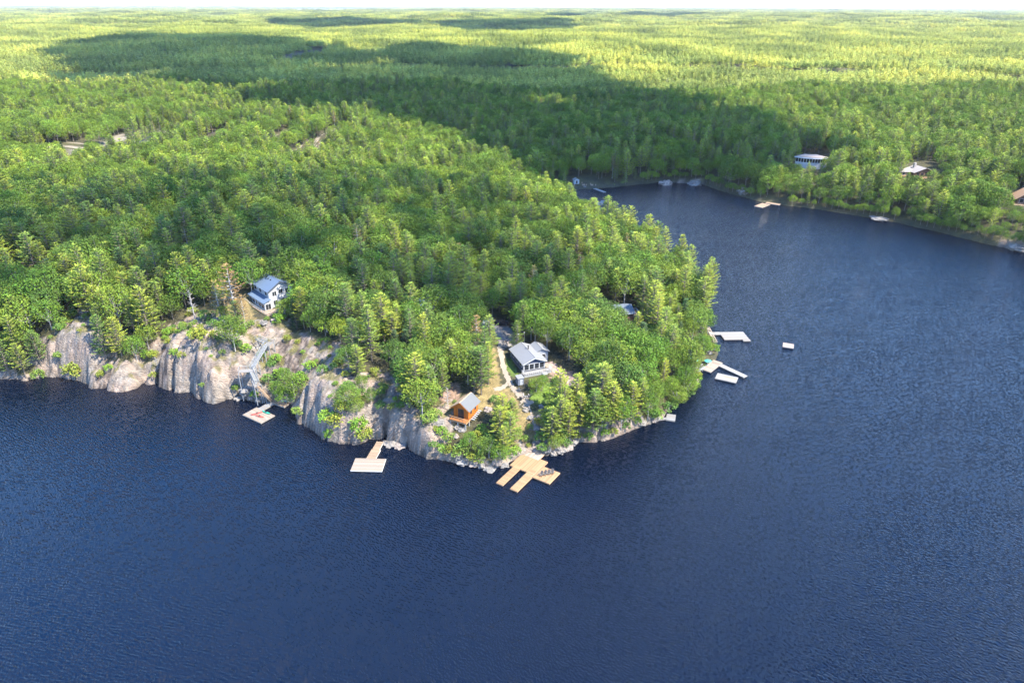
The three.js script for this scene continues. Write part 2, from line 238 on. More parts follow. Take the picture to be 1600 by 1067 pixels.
// ---------------------------------------------------------------- the lake: small wind ripples on dark water
{
  const spec = [], r = rng(5), S = 2048, hgt = new Float32Array(S * S);
  for (let i = 0; i < 54; i++) { const k = 105 + Math.floor(r() * r() * 240), th = -0.62 + (r() + r() - 1) * 1.0; spec.push([Math.round(k * Math.sin(th)), Math.round(k * Math.cos(th)), r() * 7, 1 / Math.pow(k / 105, 0.8)]); }
  for (const [a, b, p, w] of spec) {
    const sa = new Float32Array(S), ca = new Float32Array(S); for (let i = 0; i < S; i++) { sa[i] = w * Math.sin((2 * Math.PI * a * i) / S); ca[i] = w * Math.cos((2 * Math.PI * a * i) / S); }
    for (let j = 0; j < S; j++) { const sb = Math.sin((2 * Math.PI * b * j) / S + p), cb = Math.cos((2 * Math.PI * b * j) / S + p), o = j * S; for (let i = 0; i < S; i++) hgt[o + i] += sa[i] * cb + ca[i] * sb; }
  }
  let mx = 0; for (const h of hgt) mx = Math.max(mx, Math.abs(h));
  const bump = tex(S, (u, v) => { const h = 0.5 + 0.5 * hgt[Math.round(v * S) * S + Math.round(u * S)] / mx; return [h, h, h]; }, { repeat: [1 / 97, 1 / 97] });
  const gust = tex(512, (u, v) => { const q = clamp(0.55 + 0.5 * n4(u, v, 4, 21) + 0.3 * n4(u, v, 13, 27) + 0.15 * n4(u, v, 40, 29), 0.12, 1); return [q, q, q]; }, { repeat: [1 / 210, 1 / 340] });
  const g = new THREE.PlaneGeometry(80000, 60000, 1, 1).rotateX(-Math.PI / 2).translate(0, 0, -20000), p = g.attributes.position, u = g.attributes.uv;
  for (let i = 0; i < 4; i++) u.setXY(i, p.getX(i), p.getZ(i));
  structure('lake_water', g, new THREE.MeshPhysicalMaterial({ color: new THREE.Color().setRGB(0.0008, 0.0034, 0.0115), roughness: 0.17, roughnessMap: gust, ior: 1.42, bumpMap: bump, bumpScale: 0.25 }));
  for (const [cx, cz, rx, rz, lv] of PONDS) { const e = new THREE.CircleGeometry(1, 48).rotateX(-Math.PI / 2).scale(rx, 1, rz); e.translate(cx, lv, cz); structure('pond_water', e, std(0.004, 0.008, 0.012, 0.08)); }
}

// ---------------------------------------------------------------- trees
function Leaves() {
  const pos = [], col = [];
  return {
    pos, col,
    leaf(p, dir, side, len, wid, c, curl = 0.12) {   // a spray of needles or leaves: a kite of two faces bent along the middle
      const m = p.clone().addScaledVector(dir, len * 0.5), n = dir.clone().cross(side).normalize(), t = p.clone().addScaledVector(dir, len).addScaledVector(n, -curl * len);
      const a = m.clone().addScaledVector(side, wid * 0.5), b = m.clone().addScaledVector(side, -wid * 0.5);
      for (const q of [p, a, t, p, t, b]) pos.push(q.x, q.y, q.z);
      for (let i = 0; i < 6; i++) col.push(c[0], c[1], c[2]);
    },
    build() { const g = new THREE.BufferGeometry(); g.setAttribute('position', new THREE.Float32BufferAttribute(pos, 3)); g.setAttribute('color', new THREE.Float32BufferAttribute(col, 3)); g.computeVertexNormals(); return g; },
  };
}
const PINE = [0.180, 0.245, 0.034], OAK = [0.100, 0.164, 0.017], SPRUCE = [0.06, 0.105, 0.035], YEL = [0.19, 0.175, 0.035];
const tint = (c, f, r, v = 0.22) => { const s = f * (1 - v + 2 * v * r()), w = (r() - 0.5) * 0.16; return [c[0] * s * (1 + w), c[1] * s, c[2] * s * (1 - w)]; };
function trunkGeo(h, r0, limbs = [], n = 7) { return merge([cyl(V(0, -0.8, 0), V(0, h * 0.45, 0), r0, r0 * 0.7, n), cyl(V(0, h * 0.45, 0), V(0, h, 0), r0 * 0.7, r0 * 0.12, n), ...limbs.map(([a, b, w]) => cyl(a, b, w, w * 0.4, 4))].map((g) => g.toNonIndexed())); }
// white pine: flat tiers of feathery boughs with gaps between them
function pine(seed, { H = 16, R = 0.21, bare = 0.22, tiers = 15, dens = 1, base = PINE, coarse = 1, limbs = true } = {}) {
  const r = rng(seed), L = Leaves(), lim = [], lean = [(r() - 0.5) * 0.5, (r() - 0.5) * 0.5];
  for (let k = 0; k < tiers; k++) {
    const t = Math.min(1, (k + 0.3 * r()) / (tiers - 1)), y = H * lerp(bare, 0.985, Math.pow(t, 0.92)), reach = H * R * (Math.pow(1 - t * 0.97, 0.58) * (t < 0.16 ? 0.7 + 1.9 * t : 1)), nb = Math.max(3, Math.round((t > 0.85 ? 4 : 6) * dens)), a0 = r() * 6.28;
    for (let b = 0; b < nb; b++) {
      const az = a0 + (b / nb) * 6.283 + (r() - 0.5) * 0.7, len = reach * (0.55 + 0.6 * r()) + 0.25, up = 0.06 + 0.3 * t + (r() - 0.5) * 0.16, d = V(Math.cos(az) * Math.cos(up), Math.sin(up), Math.sin(az) * Math.cos(up)), o = V(lean[0] * t * t, y, lean[1] * t * t);
      const tone = tint(base, 0.8 + 0.35 * r(), r);
      if (limbs && len > 1.2) lim.push([o, o.clone().addScaledVector(d, len * 0.85), 0.05 + 0.02 * len]);
      for (let s = len < 1 ? 0.1 : 0.28; s <= 1.001; s += (0.34 * coarse) / Math.max(len, 0.42)) {
        const p = o.clone().addScaledVector(d, len * s); p.y += 0.16 * len * s * s;
        for (let q = 0; q < (coarse > 1.6 ? 2 : 3); q++) {
          const fan = az + (q - 1) * 0.85 + (r() - 0.5) * 0.9, tilt = 0.12 + 0.5 * r(), dd = V(Math.cos(fan) * Math.cos(tilt), Math.sin(tilt), Math.sin(fan) * Math.cos(tilt)), sd = V(-Math.sin(fan), (r() - 0.5) * 0.9, Math.cos(fan)).normalize();
          L.leaf(p.clone().add(V((r() - 0.5) * 0.3, (r() - 0.5) * 0.25, (r() - 0.5) * 0.3)), dd, sd, (0.46 + 0.4 * r()) * (0.35 + 0.65 * coarse), (0.2 + 0.18 * r()) * (0.3 + 0.7 * coarse), tone.map((v) => v * (0.9 + 0.22 * r())));
        }
      }
    }
  }
  return { crown: L.build(), trunk: trunkGeo(H * 0.97, 0.014 * H, lim) };
}
// oak, maple, birch: a dome of leafy clumps
function broadleaf(seed, { H = 12, R = 0.32, clumps = 26, per = 74, size = 0.38, base = OAK, low = 0.28, limbs = true } = {}) {
  const r = rng(seed), L = Leaves(), lim = [], rx = H * R * (0.9 + 0.25 * r()), rz = H * R * (0.9 + 0.25 * r()), cy = H * 0.6, ry = H * 0.4;
  for (let k = 0; k < clumps; k++) {
    const u = (k + 0.5) / clumps, el = Math.asin(lerp(-0.55, 1, u)), az = k * 2.39996 + r() * 0.8, q = 0.62 + 0.3 * r();
    const c = V(Math.cos(az) * Math.cos(el) * rx * q, Math.max(H * low, cy + Math.sin(el) * ry * q), Math.sin(az) * Math.cos(el) * rz * q), cr = H * (0.085 + 0.055 * r()), tone = tint(base, 0.85 + 0.35 * r(), r);
    if (limbs && k % 3 === 0) lim.push([V(0, H * (0.25 + 0.15 * r()), 0), c, 0.1]);
    for (let i = 0; i < per; i++) {
      const v = V(r() * 2 - 1, r() * 1.7 - 0.6, r() * 2 - 1).normalize(), p = c.clone().addScaledVector(v, cr * (0.65 + 0.45 * r())), d = V(r() * 2 - 1, r() * 1.2 - 0.75, r() * 2 - 1).addScaledVector(v, 0.5).normalize(), s = d.clone().cross(v).normalize();
      L.leaf(p, d, s, size * (0.7 + 0.7 * r()), size * (0.55 + 0.5 * r()), tone.map((w) => w * (0.9 + 0.22 * r())), 0.2);
    }
  }
  return { crown: L.build(), trunk: trunkGeo(H * 0.72, 0.016 * H, lim) };
}
function bareTree(seed, H = 12, twig = 46) {
  const r = rng(seed), lim = [];
  for (let k = 0; k < twig; k++) { const t = 0.25 + 0.72 * (k / twig), az = r() * 6.28, len = H * 0.19 * (1.1 - t) * (0.5 + r()) + 0.3, a = V(0, H * t, 0), b = V(Math.cos(az) * len, H * t + len * (0.15 + 0.35 * r()), Math.sin(az) * len); lim.push([a, b, 0.05]); for (let q = 0; q < 2; q++) { const m = a.clone().lerp(b, 0.45 + 0.4 * r()); lim.push([m, m.clone().add(V((r() - 0.5) * len * 0.7, len * 0.3 * r(), (r() - 0.5) * len * 0.7)), 0.025]); } }
  return trunkGeo(H, 0.016 * H, lim);
}
const leafMat = (r = 1, g = 1, b = 1) => new THREE.MeshStandardMaterial({ vertexColors: true, color: new THREE.Color().setRGB(r, g, b), roughness: 1, side: THREE.DoubleSide });
const barkMat = std(0.17, 0.14, 0.115, 0.95), greyBark = std(0.36, 0.34, 0.32, 0.95), deadBark = std(0.40, 0.37, 0.35, 0.95);
const KINDS = {
  pine: { geo: [0, 1, 2, 3, 4, 5].map((i) => pine(101 + i, { bare: 0.14 + 0.05 * (i % 4), tiers: 13 + (i % 3) * 2, R: 0.215 + 0.022 * (i % 3) })), mats: [leafMat(1, 1, 1), leafMat(1.22, 1.12, 1), leafMat(0.62, 0.74, 0.85), leafMat(1.42, 1.2, 0.9)], bark: barkMat, h: 16 },
  oak: { geo: [0, 1, 2, 3, 4].map((i) => broadleaf(201 + i, { clumps: 28 + 2 * i, R: 0.33 + 0.025 * (i % 4) })), mats: [leafMat(1, 1, 1), leafMat(1.3, 1.16, 1), leafMat(0.66, 0.76, 0.9), leafMat(0.9, 1.04, 0.85)], bark: greyBark, h: 12 },
  spruce: { geo: [0, 1].map((i) => pine(301 + i, { H: 14, R: 0.15, bare: 0.06, tiers: 22, base: SPRUCE })), mats: [leafMat(1, 1, 1), leafMat(1.3, 1.3, 1.1)], bark: barkMat, h: 14 },
  dry: { geo: [pine(401, { H: 16, R: 0.17, bare: 0.34, tiers: 10, dens: 0.75, base: [0.24, 0.15, 0.055] }), pine(402, { H: 16, R: 0.18, bare: 0.3, tiers: 11, dens: 0.8, base: [0.23, 0.19, 0.06] })], mats: [leafMat(1, 1, 1)], bark: greyBark, h: 16 },
  shrub: { geo: [0, 1, 2].map((i) => broadleaf(501 + i, { H: 3, R: 0.5, clumps: 14, per: 30, size: 0.34, low: 0.12, base: [0.13, 0.2, 0.03], limbs: false })), mats: [leafMat(1, 1, 1), leafMat(1.45, 1.1, 0.9), leafMat(0.7, 0.85, 1), leafMat(1.1, 1.25, 0.8)], bark: greyBark, h: 3 },
};
// where trees may stand
const NOTREE = [...OPEN.rock.slice(0, 7), ...OPEN.dry, ...OPEN.rust, ...OPEN.lawn, ...OPEN.grey, ...OPEN.sand,
  [[390, 466], [464, 458], [474, 500], [440, 512], [376, 508], [384, 480]],                                                          // white house
  [[745, 495], [812, 508], [806, 552], [866, 552], [912, 590], [905, 640], [868, 646], [856, 726], [776, 742], [772, 640], [770, 560], [742, 540]],   // cottage, path, landing place
  [[698, 598], [770, 606], [778, 700], [745, 728], [690, 724], [688, 680]],                                                          // cabin
  [[925, 476], [1000, 476], [1006, 522], [980, 535], [930, 505]], [[635, 466], [672, 462], [676, 498], [636, 498]],       // half-hidden house, shed
  [[1240, 240], [1300, 240], [1300, 268], [1245, 268]], [[1402, 252], [1466, 252], [1470, 284], [1410, 280]], [[1574, 296], [1640, 296], [1640, 344], [1570, 344]],
  [[1082, 562], [1130, 508], [1135, 575], [1100, 590]], [[885, 276], [960, 285], [960, 300], [885, 300]], [[1036, 640], [1060, 640], [1060, 662], [1030, 660]], [[1182, 308], [1228, 312], [1226, 326], [1178, 326]],
];
const LOW = [[[940, 505], [1008, 500], [1010, 545], [950, 548]], [[1232, 260], [1302, 260], [1306, 300], [1236, 300]], [[1395, 278], [1484, 276], [1480, 316], [1400, 312]], [[1560, 338], [1640, 338], [1640, 378], [1556, 366]]];   // only young trees below the houses across the bay
const cands = [], seedR = rng(77);
function addTree(kind, x, z, h, opt = {}) { const y = height(x, z), q = pix(x, y + h * 0.5, z); cands.push({ kind, x, y: y - 0.15, z, h, px: q[0], py: q[1], f: q[2], spin: seedR() * 6.283, v: seedR(), c: seedR(), fat: 0.85 + 0.4 * seedR(), ...opt }); }
const atPix = (kind, px, py, h, opt) => { const g = ground(px, py); addTree(kind, g.x, g.z, h, { keep: true, ...opt }); };
// trees that can be picked out one by one on the cliffs and round the clearings: kind, pixel of the foot, height
for (const t of [
  ['pine', 166, 562, 15], ['pine', 190, 556, 13], ['oak', 214, 565, 9], ['pine', 176, 530, 17], ['oak', 232, 545, 8], ['shrub', 116, 592, 5.5], ['shrub', 60, 592, 4], ['pine', 40, 590, 12], ['pine', 15, 588, 13], ['pine', 64, 572, 12], ['pine', 30, 560, 15], ['shrub', 92, 560, 2.5], ['shrub', 158, 590, 2.5], ['shrub', 170, 580, 2.4], ['shrub', 240, 590, 2],
  ['shrub', 312, 535, 4.5], ['shrub', 272, 556, 2.6], ['shrub', 284, 560, 2.4], ['shrub', 335, 530, 3], ['shrub', 348, 556, 1.8], ['shrub', 316, 605, 1.6], ['shrub', 360, 528, 2.6], ['shrub', 372, 545, 3], ['shrub', 385, 552, 3.2], ['shrub', 368, 612, 2.6], ['shrub', 398, 622, 2.4], ['shrub', 375, 520, 2.8], ['oak', 350, 500, 5], ['shrub', 410, 560, 2.6], ['shrub', 425, 575, 2.8], ['shrub', 392, 512, 2.5],
  ['oak', 448, 632, 7], ['oak', 434, 622, 6], ['oak', 460, 622, 8], ['oak', 446, 602, 6], ['shrub', 470, 600, 4], ['shrub', 485, 580, 3], ['shrub', 465, 650, 3], ['shrub', 420, 600, 3.5], ['shrub', 438, 590, 3],
  ['shrub', 525, 668, 4.5], ['shrub', 512, 660, 4], ['oak', 545, 640, 7.5], ['oak', 558, 652, 6.5], ['shrub', 535, 645, 4], ['shrub', 570, 690, 4.5], ['shrub', 562, 676, 4.5], ['oak', 566, 612, 5.5], ['oak', 580, 632, 5], ['shrub', 595, 640, 2.6], ['shrub', 612, 640, 2], ['shrub', 600, 612, 2.5], ['shrub', 515, 685, 3], ['shrub', 625, 640, 2.5], ['pine', 560, 590, 10], ['oak', 545, 575, 7],
  ['oak', 660, 648, 11], ['pine', 672, 640, 13], ['oak', 646, 620, 11], ['pine', 692, 622, 12], ['oak', 640, 606, 12], ['oak', 680, 600, 11], ['pine', 706, 590, 12], ['oak', 655, 590, 12], ['oak', 620, 580, 10], ['shrub', 680, 655, 3], ['shrub', 690, 680, 2.6], ['shrub', 700, 690, 2.6], ['shrub', 676, 700, 2.2], ['shrub', 705, 712, 3], ['shrub', 690, 706, 2.5], ['shrub', 720, 715, 3.4], ['shrub', 738, 722, 3], ['shrub', 725, 700, 2.6],
  ['pine', 741, 613, 14], ['pine', 752, 617, 15], ['pine', 763, 600, 13], ['pine', 758, 575, 13], ['pine', 765, 545, 11],
  ['oak', 750, 710, 5], ['oak', 764, 716, 6], ['pine', 786, 718, 10], ['pine', 790, 712, 10], ['oak', 782, 724, 6], ['pine', 782, 694, 11.5], ['pine', 797, 700, 11], ['oak', 735, 698, 4.5], ['pine', 785, 672, 11], ['pine', 800, 668, 9], ['shrub', 805, 712, 3], ['shrub', 750, 724, 3], ['pine', 778, 660, 8], ['oak', 808, 690, 4.5], ['shrub', 758, 682, 2.6], ['shrub', 752, 673, 2], ['shrub', 764, 692, 3], ['shrub', 744, 684, 2.2], ['shrub', 795, 640, 2.4], ['shrub', 772, 630, 2.6], ['shrub', 820, 690, 2], ['shrub', 828, 672, 1.8], ['shrub', 845, 690, 3], ['shrub', 848, 706, 2.6], ['shrub', 840, 662, 1.8],
  ['oak', 838, 612, 4.5], ['oak', 848, 606, 4.2], ['shrub', 832, 608, 2.4], ['shrub', 858, 622, 2.2], ['shrub', 868, 600, 2.2], ['shrub', 875, 618, 2], ['shrub', 862, 640, 2.2],
  ['pine', 862, 692, 11], ['pine', 874, 684, 13], ['pine', 888, 690, 12], ['pine', 905, 684, 14], ['pine', 880, 668, 13], ['oak', 858, 672, 7], ['pine', 925, 680, 14], ['oak', 915, 668, 10], ['pine', 900, 655, 14], ['oak', 940, 674, 11], ['pine', 955, 668, 14], ['oak', 868, 704, 5], ['shrub', 885, 700, 3], ['shrub', 900, 688, 2.6], ['oak', 970, 672, 11], ['pine', 985, 660, 13], ['pine', 1000, 655, 13], ['oak', 1012, 656, 9], ['shrub', 1020, 656, 3.5], ['shrub', 920, 688, 2.5], ['shrub', 958, 680, 2.4],
  ['oak', 890, 636, 5], ['pine', 922, 640, 12], ['oak', 930, 620, 11], ['pine', 1078, 606, 12], ['pine', 1084, 592, 12], ['oak', 1068, 612, 9], ['oak', 1100, 556, 8], ['oak', 1092, 560, 9], ['shrub', 1112, 552, 3.5], ['shrub', 1118, 548, 2.6], ['oak', 1098, 520, 9], ['pine', 1094, 505, 18], ['pine', 1100, 488, 19], ['pine', 1104, 474, 20], ['pine', 1096, 480, 17], ['pine', 1075, 440, 17], ['pine', 1060, 430, 18], ['pine', 1036, 410, 18], ['pine', 1025, 400, 18], ['pine', 1010, 392, 19], ['pine', 982, 380, 18], ['pine', 972, 374, 17],
  ['shrub', 1028, 654, 3], ['shrub', 1046, 642, 3.4], ['shrub', 1052, 634, 3], ['shrub', 1060, 628, 3.6], ['shrub', 1068, 621, 3.2], ['shrub', 1075, 615, 3.5], ['shrub', 1082, 608, 3.2], ['shrub', 1087, 600, 3.4], ['shrub', 1088, 592, 3], ['shrub', 945, 682, 2.4], ['shrub', 978, 672, 2.6], ['shrub', 996, 664, 2.6], ['oak', 1056, 632, 7], ['oak', 1072, 618, 7.5], ['dry', 370, 504, 19], ['dry', 384, 512, 11], ['dry', 562, 412, 15], ['pine', 372, 512, 9], ['dry', 345, 500, 13], ['oak', 1292, 270, 10], ['pine', 1302, 266, 12], ['oak', 1246, 272, 5], ['oak', 1478, 285, 8], ['shrub', 452, 492, 5], ['oak', 446, 497, 6.5], ['oak', 462, 505, 7], ['oak', 470, 500, 8], ['pine', 490, 510, 12], ['oak', 1010, 535, 7], ['oak', 952, 510, 9], ['oak', 966, 514, 8], ['oak', 940, 508, 8],
]) atPix(...t);
// bushes rooted on the ledges of the cliffs
{ const r = rng(62); for (let i = 0, n = 0; i < 2600 && n < 130; i++) { const x = -160 + 205 * r(), z = -205 + 62 * r(), a = r(), y = height(x, z); if (y < 1.2) continue; const q = pix(x, y, z), s = Math.hypot(height(x + 0.7, z) - y, height(x, z + 0.7) - y) / 0.7; if (!OPEN.rock.some((p) => inPoly(p, q[0], q[1])) || s > 0.95 || fbm(x * 0.17 + 30, z * 0.17, 4) - s * 0.12 < -0.06) continue; if (inPoly([[372, 520], [430, 520], [432, 640], [372, 640]], q[0], q[1]) ) continue; addTree('shrub', x, z, 1.1 + 2.2 * a * a); n++; } }
// foliage hanging over the water along the far shore
{ const r = rng(48); for (let i = 0; i < SHB.length; i++) { const s = SHB[i], len = Math.hypot(s[2], s[3]); if (s[0] < 60 || s[1] > -290 || s[1] < -470) continue; for (let t = 0; t < len; t += 3.4) { const q = t / len, X = s[0] + s[2] * q - (s[3] / len) * -0.6, Z = s[1] + s[3] * q + (s[2] / len) * -0.6, y = height(X, Z - 1.5), e = pix(X, y, Z - 1.5); if (y < 0.15 || NOTREE.some((p) => inPoly(p, e[0], e[1])) || r() < 0.15) continue; addTree('oak', X, Z - 1.5, 3.8 + 3.4 * r()); } } }
// the forest itself
const inView = (x, z, m = 0.12, h = 12) => { const q = pix(x, h, z); return q[2] > 20 && q[0] > -1600 * m && q[0] < 1600 * (1 + m) && q[1] < 1067; };
{
  const r = rng(31), manual = cands.slice();
  for (let z = -140; z > -800; z -= 4.7 + Math.max(0, -z - 240) * 0.0036) {
    const sp = 4.7 + Math.max(0, -z - 240) * 0.0036;
    for (let x = -650; x < 750; x += sp) {
      const X = x + (r() - 0.5) * sp * 0.9, Z = z + (r() - 0.5) * sp * 0.9, a = r(), b = r(), c = r();
      if (!inView(X, Z)) continue;
      const y = height(X, Z); if (y < 0.42) continue;
      const q = pix(X, y, Z);
      if (NOTREE.some((p) => inPoly(p, q[0], q[1]))) continue;
      if (Z > -235 && Math.abs(height(X, Z - 1) - y) > 1.15) continue;
      if (manual.some((m) => Math.hypot(m.x - X, m.z - Z) < (m.kind === 'shrub' ? 1.4 : 2.2))) continue;
      let bare = 0; for (const e of BARE) { const w = Math.hypot((X - e[0]) / e[2], (Z - e[1]) / e[3]); if (w < 1.15) bare = 1; }
      if (bare && a < 0.9) continue;
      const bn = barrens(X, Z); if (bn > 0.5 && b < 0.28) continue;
      const patch = n2(X * 0.016 + 50, Z * 0.016), shore = y < 2.2 ? 0.55 : 1, tip = Z > -330 && X > -60 ? 0.9 : 1;
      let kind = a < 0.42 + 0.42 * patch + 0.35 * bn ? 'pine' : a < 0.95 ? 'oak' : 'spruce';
      if (b > 0.991) kind = 'dry';
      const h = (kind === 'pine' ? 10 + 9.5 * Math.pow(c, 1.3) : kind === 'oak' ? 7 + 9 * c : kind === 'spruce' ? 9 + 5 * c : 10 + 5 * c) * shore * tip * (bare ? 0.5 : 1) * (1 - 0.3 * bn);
      addTree(kind, X, Z, h * (LOW.some((p) => inPoly(p, q[0], q[1])) ? 0.55 : 1));
    }
  }
}
const LANDMARK = [['the white house', WH, 24], ['the navy cottage', CT, 20], ['the orange cabin', P(728, 650, 7), 12], ['the wooden cliff stairs', P(398, 575, 8), 12], ['the U-shaped dock', P(820, 725, 1), 14], ['the T-shaped dock', P(585, 695, 1), 14], ['the half-hidden house', HID, 18], ['the long ramp dock', P(1105, 575, 1), 14], ['the L-shaped dock', P(1110, 522, 1), 12], ['the flat-roofed white house', RH1, 30], ['the brown lodge across the bay', RH2, 30], ['the sandy beach', P(915, 295, 1), 25], ['the small square dock', P(1040, 652, 1), 10]];
function whereabouts(t) {
  for (const [n, p, d] of LANDMARK) if (Math.hypot(t.x - p.x, t.z - p.z) < d) return 'beside ' + n;
  if (t.x > 95 && t.z < -260) return 'on the shore across the bay';
  if (t.y < 3) return 'at the water\'s edge of the point';
  if (t.z > -215 && t.x < -20) return 'along the top of the granite cliffs';
  if (t.z > -300 && t.x > -20) return 'on the wooded tip of the point';
  if (t.z < -430) return 'in the woods behind the bay';
  return 'in the forest inland of the cliffs';
}
const SAY = { pine: ['white_pine', 'white pine with feathery layered boughs', 'pine tree'], oak: ['broadleaf_tree', 'rounded green broadleaf tree', 'tree'], spruce: ['spruce_tree', 'narrow dark spruce', 'spruce tree'], dry: ['dying_pine', 'thin browning pine with bare trunk', 'pine tree'], shrub: ['shrub', 'low leafy bush', 'bush'] };
const rest = {}, mtx = new THREE.Matrix4(), quat = new THREE.Quaternion(), yax = V(0, 1, 0);
for (const kind of Object.keys(KINDS)) {
  const K = KINDS[kind], all = cands.filter((t) => t.kind === kind), seen = (t) => t.px > -10 && t.px < 1610 && t.py > 0;
  all.forEach((t) => (t.big = (t.keep ? 1e3 : 0) + (seen(t) ? t.h / t.f : 0))); all.sort((a, b) => b.big - a.big);
  const chosen = all.slice(0, 300), protos = K.geo.map((g) => g);
  rest[kind] = all.slice(300);
  for (const t of chosen) {
    const vi = Math.floor(t.v * K.geo.length) % K.geo.length, g = protos[vi], s = t.h / K.h, [nm, text, cat] = SAY[kind], tone = Math.floor(t.c * K.mats.length) % K.mats.length;
    const hue = { pine: ['', 'pale ', 'dark ', 'yellowish '], oak: ['', 'bright ', 'dark ', ''], shrub: ['', 'yellowish ', 'dark ', 'bright '] }[kind], size = (hue ? hue[tone] : '') + (kind === 'shrub' ? '' : t.h > 13.5 ? 'tall ' : t.h < 8 ? 'small ' : ''), at = whereabouts(t), label = size + text + ' ' + at;
    const o = thing(nm, label, cat, V(t.x, t.y, t.z), t.spin, label);
    o.scale.set(s * t.fat, s, s * t.fat);
    part(o, 'trunk', g.trunk, K.bark); part(o, 'crown', g.crown, K.mats[tone]);
  }
}
// the rest of the forest, too many to single out
function stuffGroup(name, label, category) { const o = new THREE.Group(); o.name = name; o.userData = { kind: 'stuff', label, category }; scene.add(o); return o; }
const leafInst = leafMat(), barkInst = std(0.2, 0.17, 0.14, 0.95), colr = new THREE.Color();
function scatter(parent, name, geo, mat, list, colour) {
  if (!list.length) return;
  const m = new THREE.InstancedMesh(geo, mat, list.length); m.name = name; m.castShadow = m.receiveShadow = true; m.userData.kind = 'stuff';
  list.forEach((t, i) => { quat.setFromAxisAngle(yax, t.spin); m.setMatrixAt(i, mtx.compose(V(t.x, t.y, t.z), quat, V(t.sx, t.sy, t.sx))); if (colour) { const c = colour(t); m.setColorAt(i, colr.setRGB(c[0], c[1], c[2])); } });
  parent.add(m);
}
const toneNear = (t) => toneOf(t).map((v, i) => v * ([1.14, 1.1, 0.95][i] * (1 + barrens(t.x, t.z) * [0.3, 0.16, -0.05][i])));  // sunlight painted into the foliage: brighter and yellower on the rocky ground
const toneOf = (t) => { const w = 0.62 + 0.8 * t.c, y = 0.9 + 0.35 * t.v * t.c; return [w * y, w * (0.96 + 0.08 * t.v), w * (1.05 - 0.2 * t.v)]; };
for (const [kind, name, label, cat] of [['pine', 'pine_forest', 'pine trees of the forest beyond the nearest ones', 'forest'], ['oak', 'broadleaf_forest', 'broadleaf trees of the forest beyond the nearest ones', 'forest'], ['spruce', 'spruce_forest', 'dark spruces scattered through the forest', 'forest'], ['dry', 'dying_pines', 'browning pines scattered through the forest', 'forest']]) {
  if (!rest[kind].length) continue;
  const G = stuffGroup(name, label, cat), K = KINDS[kind];
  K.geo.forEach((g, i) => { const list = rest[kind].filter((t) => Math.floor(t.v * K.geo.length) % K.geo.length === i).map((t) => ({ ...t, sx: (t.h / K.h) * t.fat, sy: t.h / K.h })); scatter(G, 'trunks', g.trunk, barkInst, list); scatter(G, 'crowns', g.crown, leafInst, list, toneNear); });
}
// woods farther off: patches of many trees each
{
  const patch = (seed, n, side) => {
    const r = rng(seed), gs = [];
    for (let i = 0; i < n; i++) {
      const pinew = r() < 0.6, h = (pinew ? 9 + 6.5 * r() : 7.5 + 4.5 * r()), s = (0.75 + 0.5 * r());
      const g = pinew ? pine(seed * 100 + i, { H: h, R: 0.235, bare: 0.2, tiers: 8, dens: 0.72, coarse: 2.3, limbs: false, base: PINE.map((v, k) => v * s * [1.78, 1.42, 2.1][k]) }).crown : broadleaf(seed * 100 + i, { H: h, R: 0.31, clumps: 15, per: 11, size: 0.95, base: OAK.map((v, k) => v * s * [1.95, 1.5, 2.9][k]), limbs: false }).crown;
      gs.push(g.translate((r() - 0.5) * side, 0, (r() - 0.5) * side));
    }
    return mergeGeometries(gs);
  };
  const patches = [0, 1, 2, 3, 4, 5].map((i) => patch(900 + i, 30, 31)), r = rng(93), lists = patches.map(() => []);
  const ring = (a, b, step, wide, tall) => {
    for (let z = -a * 0.55; z > -b; z -= step) for (let x = -b * 0.85; x < b * 0.85; x += step) {
      const X = x + (r() - 0.5) * step * 0.5, Z = z + (r() - 0.5) * step * 0.5, v = r(), c = r(), spin = r() * 6.283, D = -Z;
      if (D < a || D >= b || !inView(X, Z, 0.08)) continue;
      const y = height(X, Z); if (y < 0.8) continue;
      let skip = false; for (const [cx, cz, rx, rz] of PONDS) { const q = Math.hypot((X - cx) / (rx + 14), (Z - cz - rz) / (rz * 2)); if (q < 1.0) skip = true; }
      if (skip) continue;
      lists[Math.floor(v * patches.length)].push({ x: X, y: y - 0.6, z: Z, spin, sx: wide * (0.95 + 0.2 * c), sy: tall * (0.85 + 0.3 * v), c: clamp(0.5 + 0.6 * n2(X * 0.004, Z * 0.0025) + (c - 0.5) * 0.5, 0, 1), v });
    }
  };
  ring(785, 2700, 27, 1, 1); ring(2700, 8000, 50, 1.8, 1.1); ring(8000, 29000, 150, 5.2, 1.5);
  const G = stuffGroup('distant_woodland', 'unbroken woodland reaching to the horizon', 'forest');
  patches.forEach((g, i) => scatter(G, 'tree_crowns', g, leafInst, lists[i], toneOf));
  console.log('patches', lists.map((l) => l.length).join(' '), 'trees', cands.length, Object.keys(KINDS).map((k) => k + ':' + cands.filter((t) => t.kind === k).length).join(' '));
}

